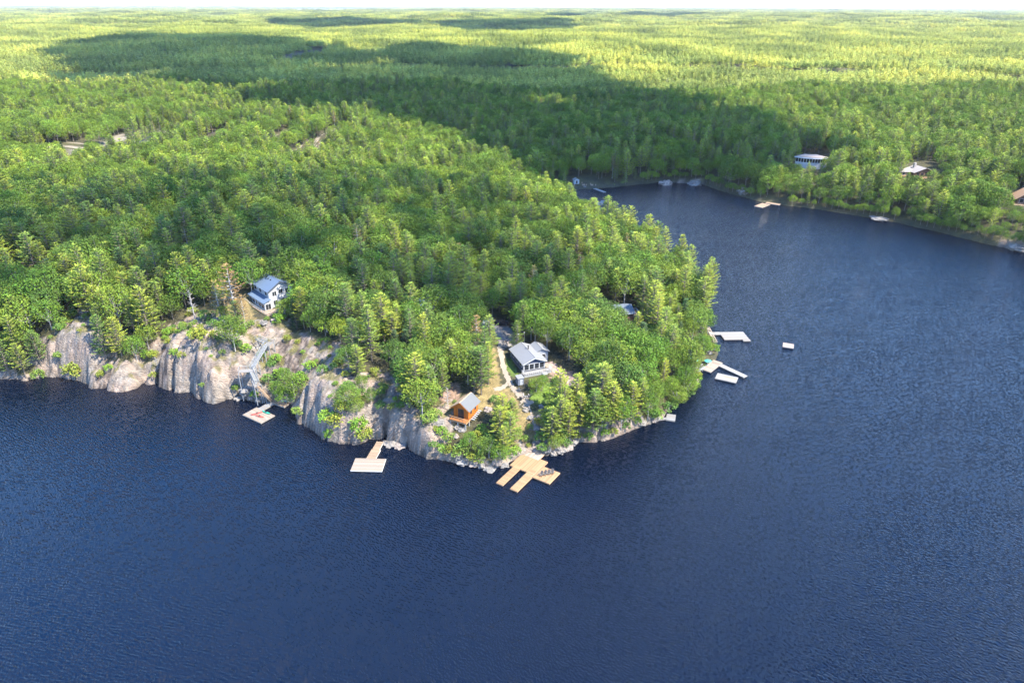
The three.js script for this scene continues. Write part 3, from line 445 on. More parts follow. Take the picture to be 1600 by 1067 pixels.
// ---------------------------------------------------------------- clouds overhead whose shadows lie on the forest (above the frame)
{
  const mat = new THREE.MeshPhysicalMaterial({ color: new THREE.Color().setRGB(0.95, 0.95, 0.95), roughness: 1, transmission: 0.8, thickness: 0, specularIntensity: 0 }), ALT = 1300, off = SUN.clone().multiplyScalar(ALT / SUN.y);
  const areas = [
    [[[90, 84], [130, 72], [190, 60], [330, 62], [470, 74], [560, 84], [700, 70], [850, 92], [960, 128], [1100, 160], [1190, 196], [1150, 232], [1080, 262], [1000, 272], [880, 262], [860, 232], [800, 205], [700, 182], [600, 168], [520, 172], [470, 168], [430, 150], [330, 138], [200, 132], [120, 118], [90, 100]], 62, 430, 'long grey-bottomed cumulus cloud over the forest'],
    [[[-80, 285], [120, 285], [300, 262], [480, 262], [640, 246], [760, 240], [850, 290], [925, 330], [935, 400], [880, 450], [760, 470], [600, 440], [470, 415], [330, 425], [150, 425], [-80, 440]], 9, 0, 'thin broken veil of small cloud puffs over the point', 1.55],
    [[[430, 36], [520, 32], [640, 38], [640, 45], [500, 44]], 130, 46, 'small cumulus cloud far over the woods'],
    [[[665, 44], [760, 34], [870, 36], [880, 48], [740, 52]], 110, 46, 'pair of puffs of cumulus over the far woods'],
    [[[860, 26], [1080, 24], [1080, 29], [880, 30]], 200, 30, 'thin bar of cumulus near the horizon over the woods'],
  ];
  areas.forEach(([poly, R, n, label, gap = 0.72], k) => {
    const r = rng(600 + k), W = poly.map(([a, b]) => P(a, b, 26)), gs = [], base = new THREE.IcosahedronGeometry(1, 2), lo = [1e9, 1e9], hi = [-1e9, -1e9];
    for (const w of W) { lo[0] = Math.min(lo[0], w.x); hi[0] = Math.max(hi[0], w.x); lo[1] = Math.min(lo[1], w.z); hi[1] = Math.max(hi[1], w.z); }
    const poly2 = W.map((w) => [w.x, w.z]);
    const step = R * gap;
    for (let x = lo[0]; x < hi[0]; x += step) for (let z = lo[1]; z < hi[1]; z += step) {
      const X = x + (r() - 0.5) * step, Z = z + (r() - 0.5) * step * 1.2; if (!inPoly(poly2, X, Z) || r() < (k ? 0.12 : k === 4 ? 0 : 0.2)) continue;
      const s = R * (0.5 + 0.55 * r()), g = base.clone(), p = g.attributes.position, o = [r() * 50, r() * 50, r() * 50];
      for (let i = 0; i < p.count; i++) { const d = 1 + 0.28 * n3(p.getX(i) * 1.6 + o[0], p.getY(i) * 1.6 + o[1], p.getZ(i) * 1.6 + o[2]); p.setXYZ(i, p.getX(i) * d * s + X + off.x, Math.max(-0.35, p.getY(i) * d) * s * 0.62 + ALT + 26, p.getZ(i) * d * s + Z + off.z); }
      gs.push(g);
    }
    const g = mergeGeometries(gs); g.deleteAttribute('uv'); g.computeVertexNormals();
    single('cloud', label, 'cloud', g, mat);
  });
}
scene.fog = new THREE.FogExp2(new THREE.Color().setRGB(0.9, 0.95, 1.0), 0.00003);

// ---------------------------------------------------------------- buildings
const MAT = {
  white: std(0.42, 0.43, 0.445, 0.7), trim: std(0.47, 0.47, 0.47, 0.6), navy: std(0.045, 0.06, 0.105, 0.75), greyRoof: std(0.19, 0.192, 0.195, 0.95), blueRoof: std(0.10, 0.145, 0.215, 0.75), orange: std(0.40, 0.115, 0.008, 0.75), tan: std(0.55, 0.43, 0.31, 0.9), darkRoof: std(0.14, 0.145, 0.15, 0.85),
  glass: std(0.02, 0.024, 0.03, 0.12), concrete: std(0.33, 0.32, 0.3, 0.95), deck: std(0.42, 0.33, 0.24, 0.9), greyWood: std(0.34, 0.35, 0.36, 0.9), brick: std(0.36, 0.2, 0.15, 0.95), brown: std(0.14, 0.085, 0.055, 0.85), steel: std(0.35, 0.36, 0.37, 0.45, { metalness: 0.6 }), black: std(0.02, 0.02, 0.022, 0.7), red: std(0.5, 0.06, 0.045, 0.5), green: std(0.03, 0.3, 0.2, 0.5), teal: std(0.07, 0.42, 0.36, 0.8), stone: std(0.33, 0.30, 0.27, 0.95), cedar: std(0.45, 0.26, 0.14, 0.85),
  shingle: null,
};
// corrugated or shingled roofs: shallow courses pressed into the sheet
const courses = (n, d) => tex(128, (u, v) => { const s = (v * n) % 1, j = 0.5 + 0.12 * n4(u, v, 20, 3); const h = clamp((d ? Math.abs(s - 0.5) * 2 : s) * 0.85 + j * 0.15, 0, 1); return [h, h, h]; }, {});
MAT.greyRoof.bumpMap = courses(8, false); MAT.greyRoof.bumpScale = 0.03; MAT.blueRoof.bumpMap = courses(8, true); MAT.blueRoof.bumpScale = 0.04; MAT.darkRoof.bumpMap = MAT.greyRoof.bumpMap; MAT.darkRoof.bumpScale = 0.03;
const turnTo = (v, a) => v.clone().applyAxisAngle(yax, a);
const anchor = (px, py, y, local, turn) => { const w = P(px, py, y), l = turnTo(V(local[0], 0, local[1]), turn); return V(w.x - l.x, 0, w.z - l.z); };   // where the middle lies when that corner is seen at that pixel
function gableWall(o, w, l, h, rise, mat, y0 = 0) { const s = new THREE.Shape([[-w / 2, y0], [w / 2, y0], [w / 2, h], [0, h + rise], [-w / 2, h]].map(([a, b]) => new THREE.Vector2(a, b))); return part(o, 'wall', new THREE.ExtrudeGeometry(s, { depth: l, bevelEnabled: false }).translate(0, 0, -l / 2), mat); }
function gableRoof(o, w, l, h, rise, over, mats, t = 0.16) {
  const a = Math.atan2(rise, w / 2), len = (w / 2 + over) / Math.cos(a);
  return [-1, 1].map((s, i) => part(o, 'roof', box(len, t, l + 2 * over, (s * len) / 2, t / 2 + 0.02, 0).rotateZ(-s * a).translate(0, h + rise, 0), mats[i] || mats[0]));
}
function fascia(o, w, l, h, rise, over, mat) { const a = Math.atan2(rise, w / 2), len = (w / 2 + over) / Math.cos(a); for (const z of [l / 2 + over + 0.05, -l / 2 - over - 0.05]) part(o, 'fascia', [-1, 1].map((s) => box(len, 0.26, 0.08, (s * len) / 2, -0.06, 0).rotateZ(-s * a).translate(0, h + rise, z)), mat); }
function onFace(m, face, W, L, x, y) { if (face === 'front') m.position.set(x, y, L / 2 + 0.03); if (face === 'back') { m.position.set(x, y, -L / 2 - 0.03); m.rotation.y = Math.PI; } if (face === 'left') { m.position.set(-W / 2 - 0.03, y, x); m.rotation.y = -Math.PI / 2; } if (face === 'right') { m.position.set(W / 2 + 0.03, y, x); m.rotation.y = Math.PI / 2; } }
function win(o, face, W, L, x, y, w, h, frame = MAT.trim, name = 'window', bars = 0) {
  const f = 0.11, gs = [box(w + 2 * f, f, 0.1, 0, h / 2 + f / 2), box(w + 2 * f, f, 0.1, 0, -h / 2 - f / 2), box(f, h, 0.1, w / 2 + f / 2), box(f, h, 0.1, -w / 2 - f / 2)];
  for (let i = 1; i <= bars; i++) gs.push(box(0.08, h, 0.09, -w / 2 + (w * i) / (bars + 1)));
  const m = part(o, name, gs, frame); onFace(m, face, W, L, x, y); part(m, 'pane', box(w, h, 0.05), MAT.glass); return m;
}
function railing(o, pts, mat, h = 1, name = 'railing', bal = 0.5) {
  const gs = [];
  for (let i = 0; i < pts.length - 1; i++) { const a = pts[i], b = pts[i + 1], u = V(0, h, 0), n = Math.max(1, Math.round(a.distanceTo(b) / bal)); gs.push(beam(a.clone().add(u), b.clone().add(u), 0.1, 0.07), beam(a.clone().add(V(0, h * 0.5, 0)), b.clone().add(V(0, h * 0.5, 0)), 0.05, 0.05)); for (let k = 0; k <= n; k++) { const p = a.clone().lerp(b, k / n); gs.push(box(0.07, h, 0.07, p.x, p.y + h / 2, p.z)); } }
  return part(o, name, gs, mat);
}
function boards(w, l, t = 0.06, bw = 0.2, along = 'x') {   // decking, its boards laid along x or z
  const gs = [], n = Math.round((along === 'x' ? l : w) / bw), r = rng(Math.round(w * 100 + l)), col = [];
  for (let i = 0; i < n; i++) { const g = along === 'x' ? box(w, t, l / n - 0.025, 0, -t / 2, -l / 2 + (i + 0.5) * (l / n)) : box(w / n - 0.025, t, l, -w / 2 + (i + 0.5) * (w / n), -t / 2, 0), s = 0.78 + 0.4 * r(), q = 0.94 + 0.12 * r(); for (let k = 0; k < 24; k++) col.push(s, s * q, s * q * q); gs.push(g); }
  const m = mergeGeometries(gs); m.setAttribute('color', new THREE.Float32BufferAttribute(col, 3)); return m;
}
const wood = (r, g, b) => new THREE.MeshStandardMaterial({ color: new THREE.Color().setRGB(r, g, b), vertexColors: true, roughness: 0.9 });
const WOOD = { fresh: wood(0.31, 0.185, 0.095), pale: wood(0.29, 0.235, 0.185), grey: wood(0.21, 0.2, 0.19), white: wood(0.25, 0.235, 0.215), tan: wood(0.27, 0.19, 0.125) };
function decking(o, w, l, mat, x, y, z, turn = 0, along = 'x', bw = 0.2) { const m = part(o, 'deck_boards', boards(w, l, 0.06, bw, along), mat); m.position.set(x, y, z); m.rotation.y = turn; return m; }
const postDown = (o, x, y, z, mat, w = 0.2) => { const p = turnTo(V(x, 0, z).multiplyScalar(o.scale.x), o.rotation.y).add(o.position), b = (Math.max(height(p.x, p.z), -2) - 0.4 - o.position.y) / o.scale.x; if (b < y) part(o, 'post', box(w, y - b, w, x, (y + b) / 2, z), mat); };

// the white two-storey house above the stairs
{
  const T = rad(43.5), w = 8.2, l = 10.6, h = 5.6, rise = 2.4, c = anchor(417, 457, WH.y + h + 0.2, [-4.6, 5.8], T);
  const o = thing('house', 'white two-storey house with blue-grey roof and timber deck above the cliff stairs', 'house', V(c.x, WH.y + 0.3, c.z), T);
  gableWall(o, w, l, h, rise, MAT.white, -1.4); gableRoof(o, w, l, h, rise, 0.5, [MAT.blueRoof]); fascia(o, w, l, h, rise, 0.5, std(0.06, 0.07, 0.09, 0.7));
  for (const z of [-4, -0.6, 3.4]) win(o, 'left', w, l, z, 4.4, 0.9, 1.2, MAT.black); for (const [x, y] of [[-2.2, 4.3], [0, 4.6], [2.2, 4.3], [-2.2, 1.3], [2.6, 1.3]]) win(o, 'front', w, l, x, y, 1.3, 1.4, MAT.trim, 'window', 1);
  win(o, 'front', w, l, 0.3, 1.05, 1.5, 2.05, MAT.trim, 'patio_door', 1); win(o, 'right', w, l, 2, 1.6, 1.2, 1.2);
  const S = 2.3, SX = -w / 2 - S / 2 - 0.02;
  part(o, 'sunroom', box(S, 3.6, 11.2, SX, 0.6, 0.9), MAT.white, 'white sunroom lean-to');
  part(o, 'sunroom_roof', box(S + 0.5, 0.14, 11.8, 0, 0, 0).rotateZ(0.3).translate(SX - 0.15, 2.8, 0.9), MAT.blueRoof);
  for (const z of [-3.6, -1.4, 0.8, 3, 5.2]) win(o, 'left', w + 2 * S + 0.04, l, z, 1.15, z === 0.8 ? 0.9 : 1.8, 1.35, MAT.trim, 'window', z === 0.8 ? 0 : 1);
  win(o, 'front', 0, 13.0, SX, 1.0, 1.7, 1.9, MAT.trim, 'window', 1);
  const gx = -w / 2 - S;
  decking(o, 8.4, 3.6, WOOD.tan, gx + 3.0, -0.1, 8.4); part(o, 'deck_frame', box(8.5, 0.3, 3.7, gx + 3.0, -0.34, 8.4), MAT.deck); decking(o, 1.5, 13, WOOD.tan, gx - 0.8, -0.1, 0, 0, 'x');
  railing(o, [V(gx - 1.4, -0.1, -6), V(gx - 1.4, -0.1, 10.1), V(gx + 7.1, -0.1, 10.1), V(gx + 7.1, -0.1, 6.8)], MAT.greyWood, 0.95, 'railing', 1.4);
  for (const x of [-1.1, 1.6, 4.3, 7]) postDown(o, gx + x, -0.48, 9.9, MAT.deck, 0.26); for (const z of [-5.5, -1.5, 2.5, 6.4]) postDown(o, gx - 1.2, -0.16, z, MAT.deck, 0.22);
  decking(o, 7, 1.6, WOOD.pale, w / 2 + 3.6, -0.2, 3.4, 0, 'z'); railing(o, [V(w / 2 + 0.2, -0.2, 4.2), V(w / 2 + 7, -0.2, 4.2)], MAT.trim, 0.9, 'railing', 1.1); for (const x of [1.4, 4, 6.6]) postDown(o, w / 2 + x, -0.26, 3.4, MAT.deck, 0.2);
  const ch = part(o, 'chimney', box(1.1, 7.4, 0.9, -1.6, 4.9, -5.8), MAT.brick); part(ch, 'chimney_cap', box(1.35, 0.16, 1.15, -1.6, 8.66, -5.8), MAT.concrete);
  for (const z of [-3, -1.4, 0, 1.6]) part(o, 'roof_vent', box(0.3, 0.4, 0.3, -1.1, h + rise - 0.35, z), MAT.black);
}
// the navy cottage in the clearing
{
  const T = rad(21.5), w = 6.6, l = 9.8, h = 2.6, rise = 1.4, y = CT.y + 0.7, c = anchor(816.6, 570.7, y + h - 0.15, [-3.8, 5.4], T);
  const o = thing('cottage', 'navy blue cottage with pale grey low roof and white-framed front windows', 'cottage', V(c.x, y, c.z), T);
  gableWall(o, w, l, h, rise, MAT.navy); part(o, 'foundation', box(w - 0.1, 1.6, l - 0.1, 0, -0.81, 0), std(0.12, 0.13, 0.15, 0.9)); gableRoof(o, w, l, h, rise, 0.5, [MAT.greyRoof]); fascia(o, w, l, h, rise, 0.5, MAT.trim);
  for (const x of [-2.35, -0.8, 0.8, 2.35]) win(o, 'front', w, l, x, 1.2, 1.3, 1.7, MAT.trim, x > 0.5 && x < 1 ? 'patio_door' : 'window');
  for (const z of [-3.2, 0, 3]) win(o, 'left', w, l, z, 1.4, 1.3, 1.0); part(o, 'corner_trim', [box(0.14, h, 0.14, -w / 2, h / 2, l / 2), box(0.14, h, 0.14, w / 2, h / 2, l / 2), box(0.14, h, 0.14, -w / 2, h / 2, -l / 2)], MAT.trim);
  // the wing at the back right
  const wing = new THREE.Group(); wing.name = 'wing'; wing.position.set(4.4, 0, -2.4); wing.userData.label = 'pale grey-blue back wing with its own gable'; o.add(wing);
  gableWall(wing, 4.4, 4.6, 2.5, 1.1, std(0.26, 0.28, 0.32, 0.75), -1.2); gableRoof(wing, 4.4, 4.6, 2.5, 1.1, 0.4, [MAT.greyRoof]); win(wing, 'front', 4.4, 4.6, 0.6, 1.2, 1.2, 1.1);
  const st = part(o, 'stove_pipe', cyl(V(0.4, h + rise - 0.4, -0.6), V(0.4, h + rise + 1, -0.6), 0.16, 0.16, 10), MAT.black); part(st, 'pipe_cap', new THREE.ConeGeometry(0.3, 0.25, 10).translate(0.4, h + rise + 1.2, -0.6), MAT.black);
  decking(o, 8.6, 2.2, WOOD.grey, 0.3, -0.1, 6.05); part(o, 'deck_skirt', box(8.5, 1.5, 0.1, 0.3, -0.95, 7.0), MAT.greyWood); railing(o, [V(-3.9, -0.1, 5.2), V(-3.9, -0.1, 7.05), V(1.6, -0.1, 7.05)], MAT.trim, 0.9, 'railing', 0.6); railing(o, [V(3, -0.1, 7.05), V(4.5, -0.1, 7.05), V(4.5, -0.1, 5.2)], MAT.trim, 0.9, 'railing', 0.6);
  part(o, 'stairs', [0, 1, 2, 3, 4].map((i) => box(1.4, 0.2, 0.32, 2.3, -0.3 - i * 0.28, 7.25 + i * 0.3)), MAT.greyWood);
  const g = turnTo(V(0.3, 0, -6.4), T).add(o.position);
  for (const [px, H] of [[826, 5.2], [836, 5.6]]) { const q = turnTo(V(px === 826 ? -0.4 : 1.6, 0, -6.6), T).add(o.position), b = height(q.x, q.z); const a = thing('antenna_pole', px === 826 ? 'thin grey pole with short crossbar behind the cottage roof' : 'taller white-topped pole behind the cottage roof', 'pole', V(q.x, b, q.z)); part(a, 'pole', cyl(V(0, -0.4, 0), V(0, H + 1.4, 0), 0.06, 0.05, 6), MAT.steel); part(a, 'crossbar', box(px === 826 ? 0.7 : 0.35, 0.12, 0.12, 0, H + 1.35, 0), MAT.trim); }
}
// the small shed beside the cottage deck
{
  const p = ground(812, 599), o = thing('shed', 'small grey shed with pale flat roof beside the cottage path', 'shed', V(p.x, p.y - 0.1, p.z), rad(24));
  part(o, 'wall', box(1.7, 2.1, 1.7, 0, 1.05, 0), std(0.14, 0.16, 0.2, 0.8)); part(o, 'roof', box(2.0, 0.12, 2.0, 0, 0, 0).rotateX(0.12).translate(0, 2.22, 0), MAT.greyRoof); const d = part(o, 'door', box(0.8, 1.7, 0.06, 0.1, 0.9, 0.88), MAT.greyWood); part(d, 'handle', box(0.06, 0.2, 0.06, 0.42, 0.95, 0.93), MAT.black);
}
// the orange cabin on its posts
{
  const T = rad(-27), w = 3.9, l = 4.4, h = 2.6, rise = 1.5, y = 7.9, c = anchor(732, 656, y, [1.95 * 1.15, 2.2 * 1.15], T);
  const o = thing('cabin', 'bright orange timber cabin with steep roof standing on posts above the rocks', 'cabin', V(c.x, y, c.z), T);
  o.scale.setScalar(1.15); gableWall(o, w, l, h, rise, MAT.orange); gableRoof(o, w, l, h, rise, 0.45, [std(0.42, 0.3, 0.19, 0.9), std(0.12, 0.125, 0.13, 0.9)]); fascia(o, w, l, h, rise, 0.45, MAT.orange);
  part(o, 'batten', [-1.2, -0.6, 0.6, 1.2].map((x) => box(0.08, h, 0.04, x, h / 2, l / 2 + 0.03)), std(0.33, 0.09, 0.006, 0.8));
  win(o, 'front', w, l, 0, 1.15, 1.3, 2.1, MAT.black, 'door', 1); win(o, 'right', w, l, 1.1, 1.4, 0.7, 0.8, std(0.4, 0.12, 0.015)); win(o, 'right', w, l, -0.9, 1.5, 0.6, 0.9, std(0.4, 0.12, 0.015));
  decking(o, 4.4, 1.6, wood(0.32, 0.12, 0.03), 0, -0.02, l / 2 + 0.82); part(o, 'floor_beam', [box(4.5, 0.28, 0.16, 0, -0.22, l / 2 + 1.55), box(4.3, 0.28, 0.16, 0, -0.22, -l / 2 + 0.2), box(0.16, 0.28, 6, -2.1, -0.24, 0.7), box(0.16, 0.28, 6, 2.1, -0.24, 0.7)], MAT.cedar);
  railing(o, [V(-2.15, 0, l / 2 + 1.55), V(2.15, 0, l / 2 + 1.55)], MAT.cedar, 0.9, 'railing', 0.9);
  for (const x of [-2, 0, 2]) for (const z of [l / 2 + 1.5, l / 2 - 0.1, -l / 2 + 0.3]) postDown(o, x, -0.36, z, MAT.concrete, 0.24);
  part(o, 'stairs', [0, 1, 2, 3, 4, 5].map((i) => box(0.9, 0.08, 0.3, 2.75, 0.05 + i * 0.12, 1.6 - i * 0.62)), MAT.greyWood);
}
// half-hidden house among the trees of the tip, with its deck
{
  const T = rad(12), o = thing('house', 'grey-roofed house half hidden by trees with brick-red deck', 'house', V(HID.x - 0.5, HID.y, HID.z - 1), T), w = 8, l = 11, h = 3.1, rise = 1.5;
  o.rotation.y = rad(102);
  gableWall(o, w, l, h, rise, std(0.2, 0.1, 0.07, 0.85), -1); gableRoof(o, w, l, h, rise, 0.5, [std(0.11, 0.13, 0.15, 0.9)]); for (const z of [-3.5, 0, 3.5]) win(o, 'right', w, l, z, 1.6, 1.3, 1.2); win(o, 'front', w, l, 1.8, 1.4, 1.6, 2, MAT.black, 'patio_door', 1); win(o, 'front', w, l, -1.6, 1.6, 1.3, 1.2);
  decking(o, 6, 4.4, WOOD.tan, 1.6, -0.1, 7.7); railing(o, [V(4.6, -0.1, 5.6), V(4.6, -0.1, 9.9), V(-1.4, -0.1, 9.9)], MAT.greyWood, 1, 'railing', 0.6); for (const x of [-1.2, 1.6, 4.4]) postDown(o, x, -0.16, 9.7, MAT.deck); part(o, 'deck_wall', box(6, 1.2, 0.15, 1.6, -0.8, 9.75), MAT.brick);
}
// shed with a pale metal roof in a clearing among the trees
{
  const o = thing('shed', 'low shed with pale blue-grey metal roof in a grassy forest clearing', 'shed', V(SHD2.x + 1, SHD2.y, SHD2.z), rad(-20));
  gableWall(o, 3.2, 4.4, 2.1, 0.7, MAT.greyWood, -0.4); gableRoof(o, 3.2, 4.4, 2.1, 0.7, 0.25, [std(0.42, 0.47, 0.53, 0.5)]); win(o, 'front', 3.2, 4.4, 0, 1, 1, 1.8, MAT.black, 'door');
}
// curved white house across the bay: a round-fronted storey of windows under a broad white roof edge
{
  const o = thing('house', 'white house with angled band of tall windows and flat roof across the bay', 'house', V(RH1.x, RH1.y, RH1.z), rad(-14)), R = 16, seg = 4, arc = (r0, r1, y0, y1, a0, a1, n = seg) => { const s = new THREE.Shape(); for (let i = 0; i <= n; i++) { const a = lerp(a0, a1, i / n); s[i ? 'lineTo' : 'moveTo'](Math.sin(a) * r1, -Math.cos(a) * r1); } for (let i = n; i >= 0; i--) { const a = lerp(a0, a1, i / n); s.lineTo(Math.sin(a) * r0, -Math.cos(a) * r0); } return new THREE.ExtrudeGeometry(s, { depth: y1 - y0, bevelEnabled: false }).rotateX(-Math.PI / 2).translate(0, y0, -R * 0.72); };
  const A = 0.66;
  part(o, 'lower_wall', arc(6, R - 0.6, -1.2, 3.6, -A, A), MAT.white); part(o, 'inner_wall', arc(6, R - 0.9, 3.6, 6.2, -A, A), std(0.2, 0.2, 0.2)); part(o, 'roof', arc(5.4, R + 0.5, 6.2, 6.75, -A * 1.05, A * 1.05), MAT.white); part(o, 'roof_top', arc(5.6, R - 0.7, 6.76, 7.15, -A, A), std(0.33, 0.26, 0.21, 0.9));
  for (let f = 0; f < 4; f++) for (let k = 0; k < 3; k++) { const a0 = lerp(-A, A, f / 4), a1 = lerp(-A, A, (f + 1) / 4), q = (k + 0.5) / 3, rr = R - 0.8, am = (a0 + a1) / 2, m = part(o, 'window', [box(1.6, 0.12, 0.12, 0, 1.24), box(1.6, 0.12, 0.12, 0, -1.24), box(0.14, 2.4, 0.12, 0.75), box(0.14, 2.4, 0.12, -0.75)], MAT.trim); m.position.set(lerp(Math.sin(a0), Math.sin(a1), q) * rr, 4.9, lerp(Math.cos(a0), Math.cos(a1), q) * rr - R * 0.72); m.rotation.y = am; part(m, 'pane', box(1.4, 2.3, 0.05), MAT.glass); }
  const w2 = part(o, 'wing', box(7, 3.4, 6, 17, 4.5, -6), std(0.6, 0.5, 0.4)); part(w2, 'wing_roof', box(7.6, 0.3, 6.6, 17, 6.37, -6), MAT.white);
}
// brown lodge across the bay
{
  const T = rad(8), o = thing('house', 'brown lodge with broad pale roof and timber deck across the bay', 'house', V(RH2.x, RH2.y, RH2.z), T), pale = std(0.27, 0.24, 0.225, 0.9);
  const main = new THREE.Group(); main.name = 'main_block'; o.add(main); gableWall(main, 13, 9, 2.6, 2.2, MAT.brown, -1); gableRoof(main, 13, 9, 2.6, 2.2, 0.9, [pale]); for (const x of [-4, -1.3, 1.3, 4]) win(main, 'front', 13, 9, x, 1.3, 1.7, 1.9, MAT.brown);
  const sw = new THREE.Group(); sw.name = 'side_wing'; sw.position.set(-12, 0, -2); sw.rotation.y = Math.PI / 2; o.add(sw); gableWall(sw, 7, 12, 2.5, 1.5, MAT.cedar, -1); gableRoof(sw, 7, 12, 2.5, 1.5, 0.6, [pale]); for (const z of [-3, 1, 4]) win(sw, 'left', 7, 12, z, 1.3, 1.3, 1.2);
  decking(o, 17, 4, WOOD.fresh, 1, 0, 7, 0, 'x', 0.4); railing(o, [V(-7.4, 0, 5), V(-7.4, 0, 9), V(9.4, 0, 9), V(9.4, 0, 5)], MAT.cedar, 1, 'railing', 1.2); part(o, 'deck_skirt', box(16.8, 1.4, 0.15, 1, -0.8, 8.9), MAT.cedar); part(o, 'chimney', box(1.2, 3, 1.2, -2.5, 5.2, -2), MAT.stone);
}
{
  const o = thing('house', 'dark timber chalet with steep roof at the edge of the far shore woods', 'house', V(RH3.x, RH3.y, RH3.z), rad(-20));
  gableWall(o, 9, 9, 3, 3.6, MAT.brown, -1.5); gableRoof(o, 9, 9, 3, 3.6, 1, [MAT.cedar]); for (const x of [-2.4, 0, 2.4]) win(o, 'front', 9, 9, x, 1.6, 1.7, 2.2, MAT.trim); win(o, 'front', 9, 9, 0, 4.4, 1.8, 1.4, MAT.trim); decking(o, 12, 3.4, WOOD.tan, 0, 0, 6.3, 0, 'x', 0.4); railing(o, [V(-6, 0, 4.6), V(-6, 0, 8), V(6, 0, 8)], MAT.cedar, 1, 'railing', 1.2); for (const x of [-5.6, 0, 5.6]) postDown(o, x, -0.06, 7.8, MAT.brown);
}
{
  const p = ground(900, 286), o = thing('hut', 'small grey beach hut at the back of the sandy cove', 'hut', p, rad(15)); gableWall(o, 3.4, 3, 2.3, 0.9, std(0.42, 0.47, 0.5), -0.3); gableRoof(o, 3.4, 3, 2.3, 0.9, 0.3, [MAT.greyRoof]); win(o, 'front', 3.4, 3, 0, 1, 1, 1.9, MAT.trim, 'door');
}

// ---------------------------------------------------------------- docks, rafts and stairs
function dockBase(o, w, l, x, z, turn, y, mat) { const m = part(o, 'frame', [box(w + 0.06, 0.26, 0.1, 0, -0.2, l / 2), box(w + 0.06, 0.26, 0.1, 0, -0.2, -l / 2), box(0.1, 0.26, l - 0.1, w / 2 - 0.02, -0.2, 0), box(0.1, 0.26, l - 0.1, -w / 2 + 0.02, -0.2, 0)], mat); m.position.set(x, y, z); m.rotation.y = turn; }
function floats(o, w, l, x, z, turn) { for (const s of [-1, 1]) { const m = part(o, 'float', box(w * 0.86, 0.62, l * 0.3, 0, -0.02, s * l * 0.3), MAT.black); m.position.set(x, 0, z); m.rotation.y = turn; } }
function dock(name, label, cat, secs, wd, fr, opt = {}) {   // sections: [x, z, width, length, turn in degrees, board direction, timber]
  const [cx, cz] = secs[0], o = thing(name, label, cat, V(cx, 0, cz), 0, opt.group);
  secs.forEach(([x, z, w, l, t, along = 'x', m], i) => { const T = rad(t), y = (opt.y || 0.5) + i * 0.004; decking(o, w, l, m || wd, x - cx, y, z - cz, T, along, opt.bw || 0.24); dockBase(o, w, l, x - cx, z - cz, T, y, fr); if (opt.piles) { for (const [a, b] of [[-1, -1], [1, -1], [-1, 1], [1, 1]]) { const q = turnTo(V((a * (w - 0.5)) / 2, 0, (b * (l - 0.5)) / 2), T); const X = x + q.x, Z = z + q.z; part(o, 'pile', cyl(V(X - cx, Math.max(-3.5, height(X, Z) - 0.4), Z - cz), V(X - cx, y - 0.08, Z - cz), 0.12, 0.12, 7), MAT.greyWood); } } else floats(o, w, l, x - cx, z - cz, T); });
  return o;
}
const FR = std(0.40, 0.25, 0.14, 0.9), FRG = std(0.24, 0.22, 0.2, 0.9), FRW = std(0.6, 0.57, 0.53, 0.9);
// U-shaped dock in fresh timber: landing, two fingers, side platform (turn -33: its length runs from the shore to lower left)
const UT = 57 - 90;
dock('boat_dock', 'U-shaped fresh timber dock with two fingers and a side platform', 'dock', [
  [4.4, -142.0, 7.4, 6.4, UT, 'z', WOOD.fresh], [-0.6, -137.3, 1.9, 8.6, UT, 'x'], [3.1, -135.3, 2.1, 9.4, UT, 'x'], [8.5, -137.4, 5.2, 5.2, UT, 'z'], [6.2, -146.2, 4.2, 4.2, UT, 'z', WOOD.pale],
], WOOD.fresh, FR, { piles: true, y: 0.6 });
dock('boat_dock', 'T-shaped pale timber dock reached by a narrow boardwalk under the cliff', 'dock', [[-36.3, -141.4, 7.9, 5.1, -2, 'x', WOOD.pale], [-35.85, -145.9, 2.4, 4.0, -9, 'x', WOOD.tan], [-35.4, -149.4, 1.9, 4.2, -8, 'x', WOOD.tan]], WOOD.pale, FRW, { piles: true, y: 0.55 });
dock('boat_dock', 'square pale dock holding kayaks at the foot of the cliff stairs', 'dock', [[-71.9, -164.5, 7.9, 4.8, -33, 'x', WOOD.pale], [-71.3, -169.4, 2.0, 4.6, -31, 'x', WOOD.grey], [-68.6, -171.3, 7.0, 2.0, -28, 'x', WOOD.tan]], WOOD.pale, FRG, { piles: true, y: 0.5 });
dock('boat_dock', 'long pale L-shaped dock with notched edge on the east shore', 'dock', [[78.6, -217.8, 8.8, 6.0, 3, 'x'], [72.2, -219.6, 4.4, 2.0, 3, 'z'], [82.0, -214.2, 2.6, 1.2, 3, 'x']], WOOD.white, FRG, { piles: true });
dock('swim_raft', 'small square swimming raft floating alone on the open water', 'raft', [[95.1, -210.1, 3.5, 3.5, -22, 'x']], WOOD.pale, FRG);
dock('boat_dock', 'long narrow pale ramp dock reaching out past the floating raft', 'dock', [[70.6, -192.0, 1.9, 10, 37, 'x'], [64.9, -195.0, 3.2, 8.6, -41, 'x', WOOD.pale]], WOOD.white, FRG, { piles: true });
dock('floating_dock', 'pale rectangular floating raft beside the long ramp dock', 'raft', [[67.4, -187.1, 6.4, 3.9, -27, 'x']], WOOD.white, FRG);
dock('boat_dock', 'small square grey dock with short gangway below the trees', 'dock', [[45.15, -164.1, 2.5, 3.4, -16, 'x'], [42.2, -163.4, 3.4, 0.9, 10, 'z']], WOOD.grey, FRG, { piles: true, bw: 0.3 });
dock('boat_dock', 'tan dock with two platforms on the shore across the bay', 'dock', [[146.6, -394.5, 5, 10, -45, 'x'], [154.2, -398.5, 8, 3.4, -35, 'x']], WOOD.tan, FRG, { piles: true, bw: 0.5 });
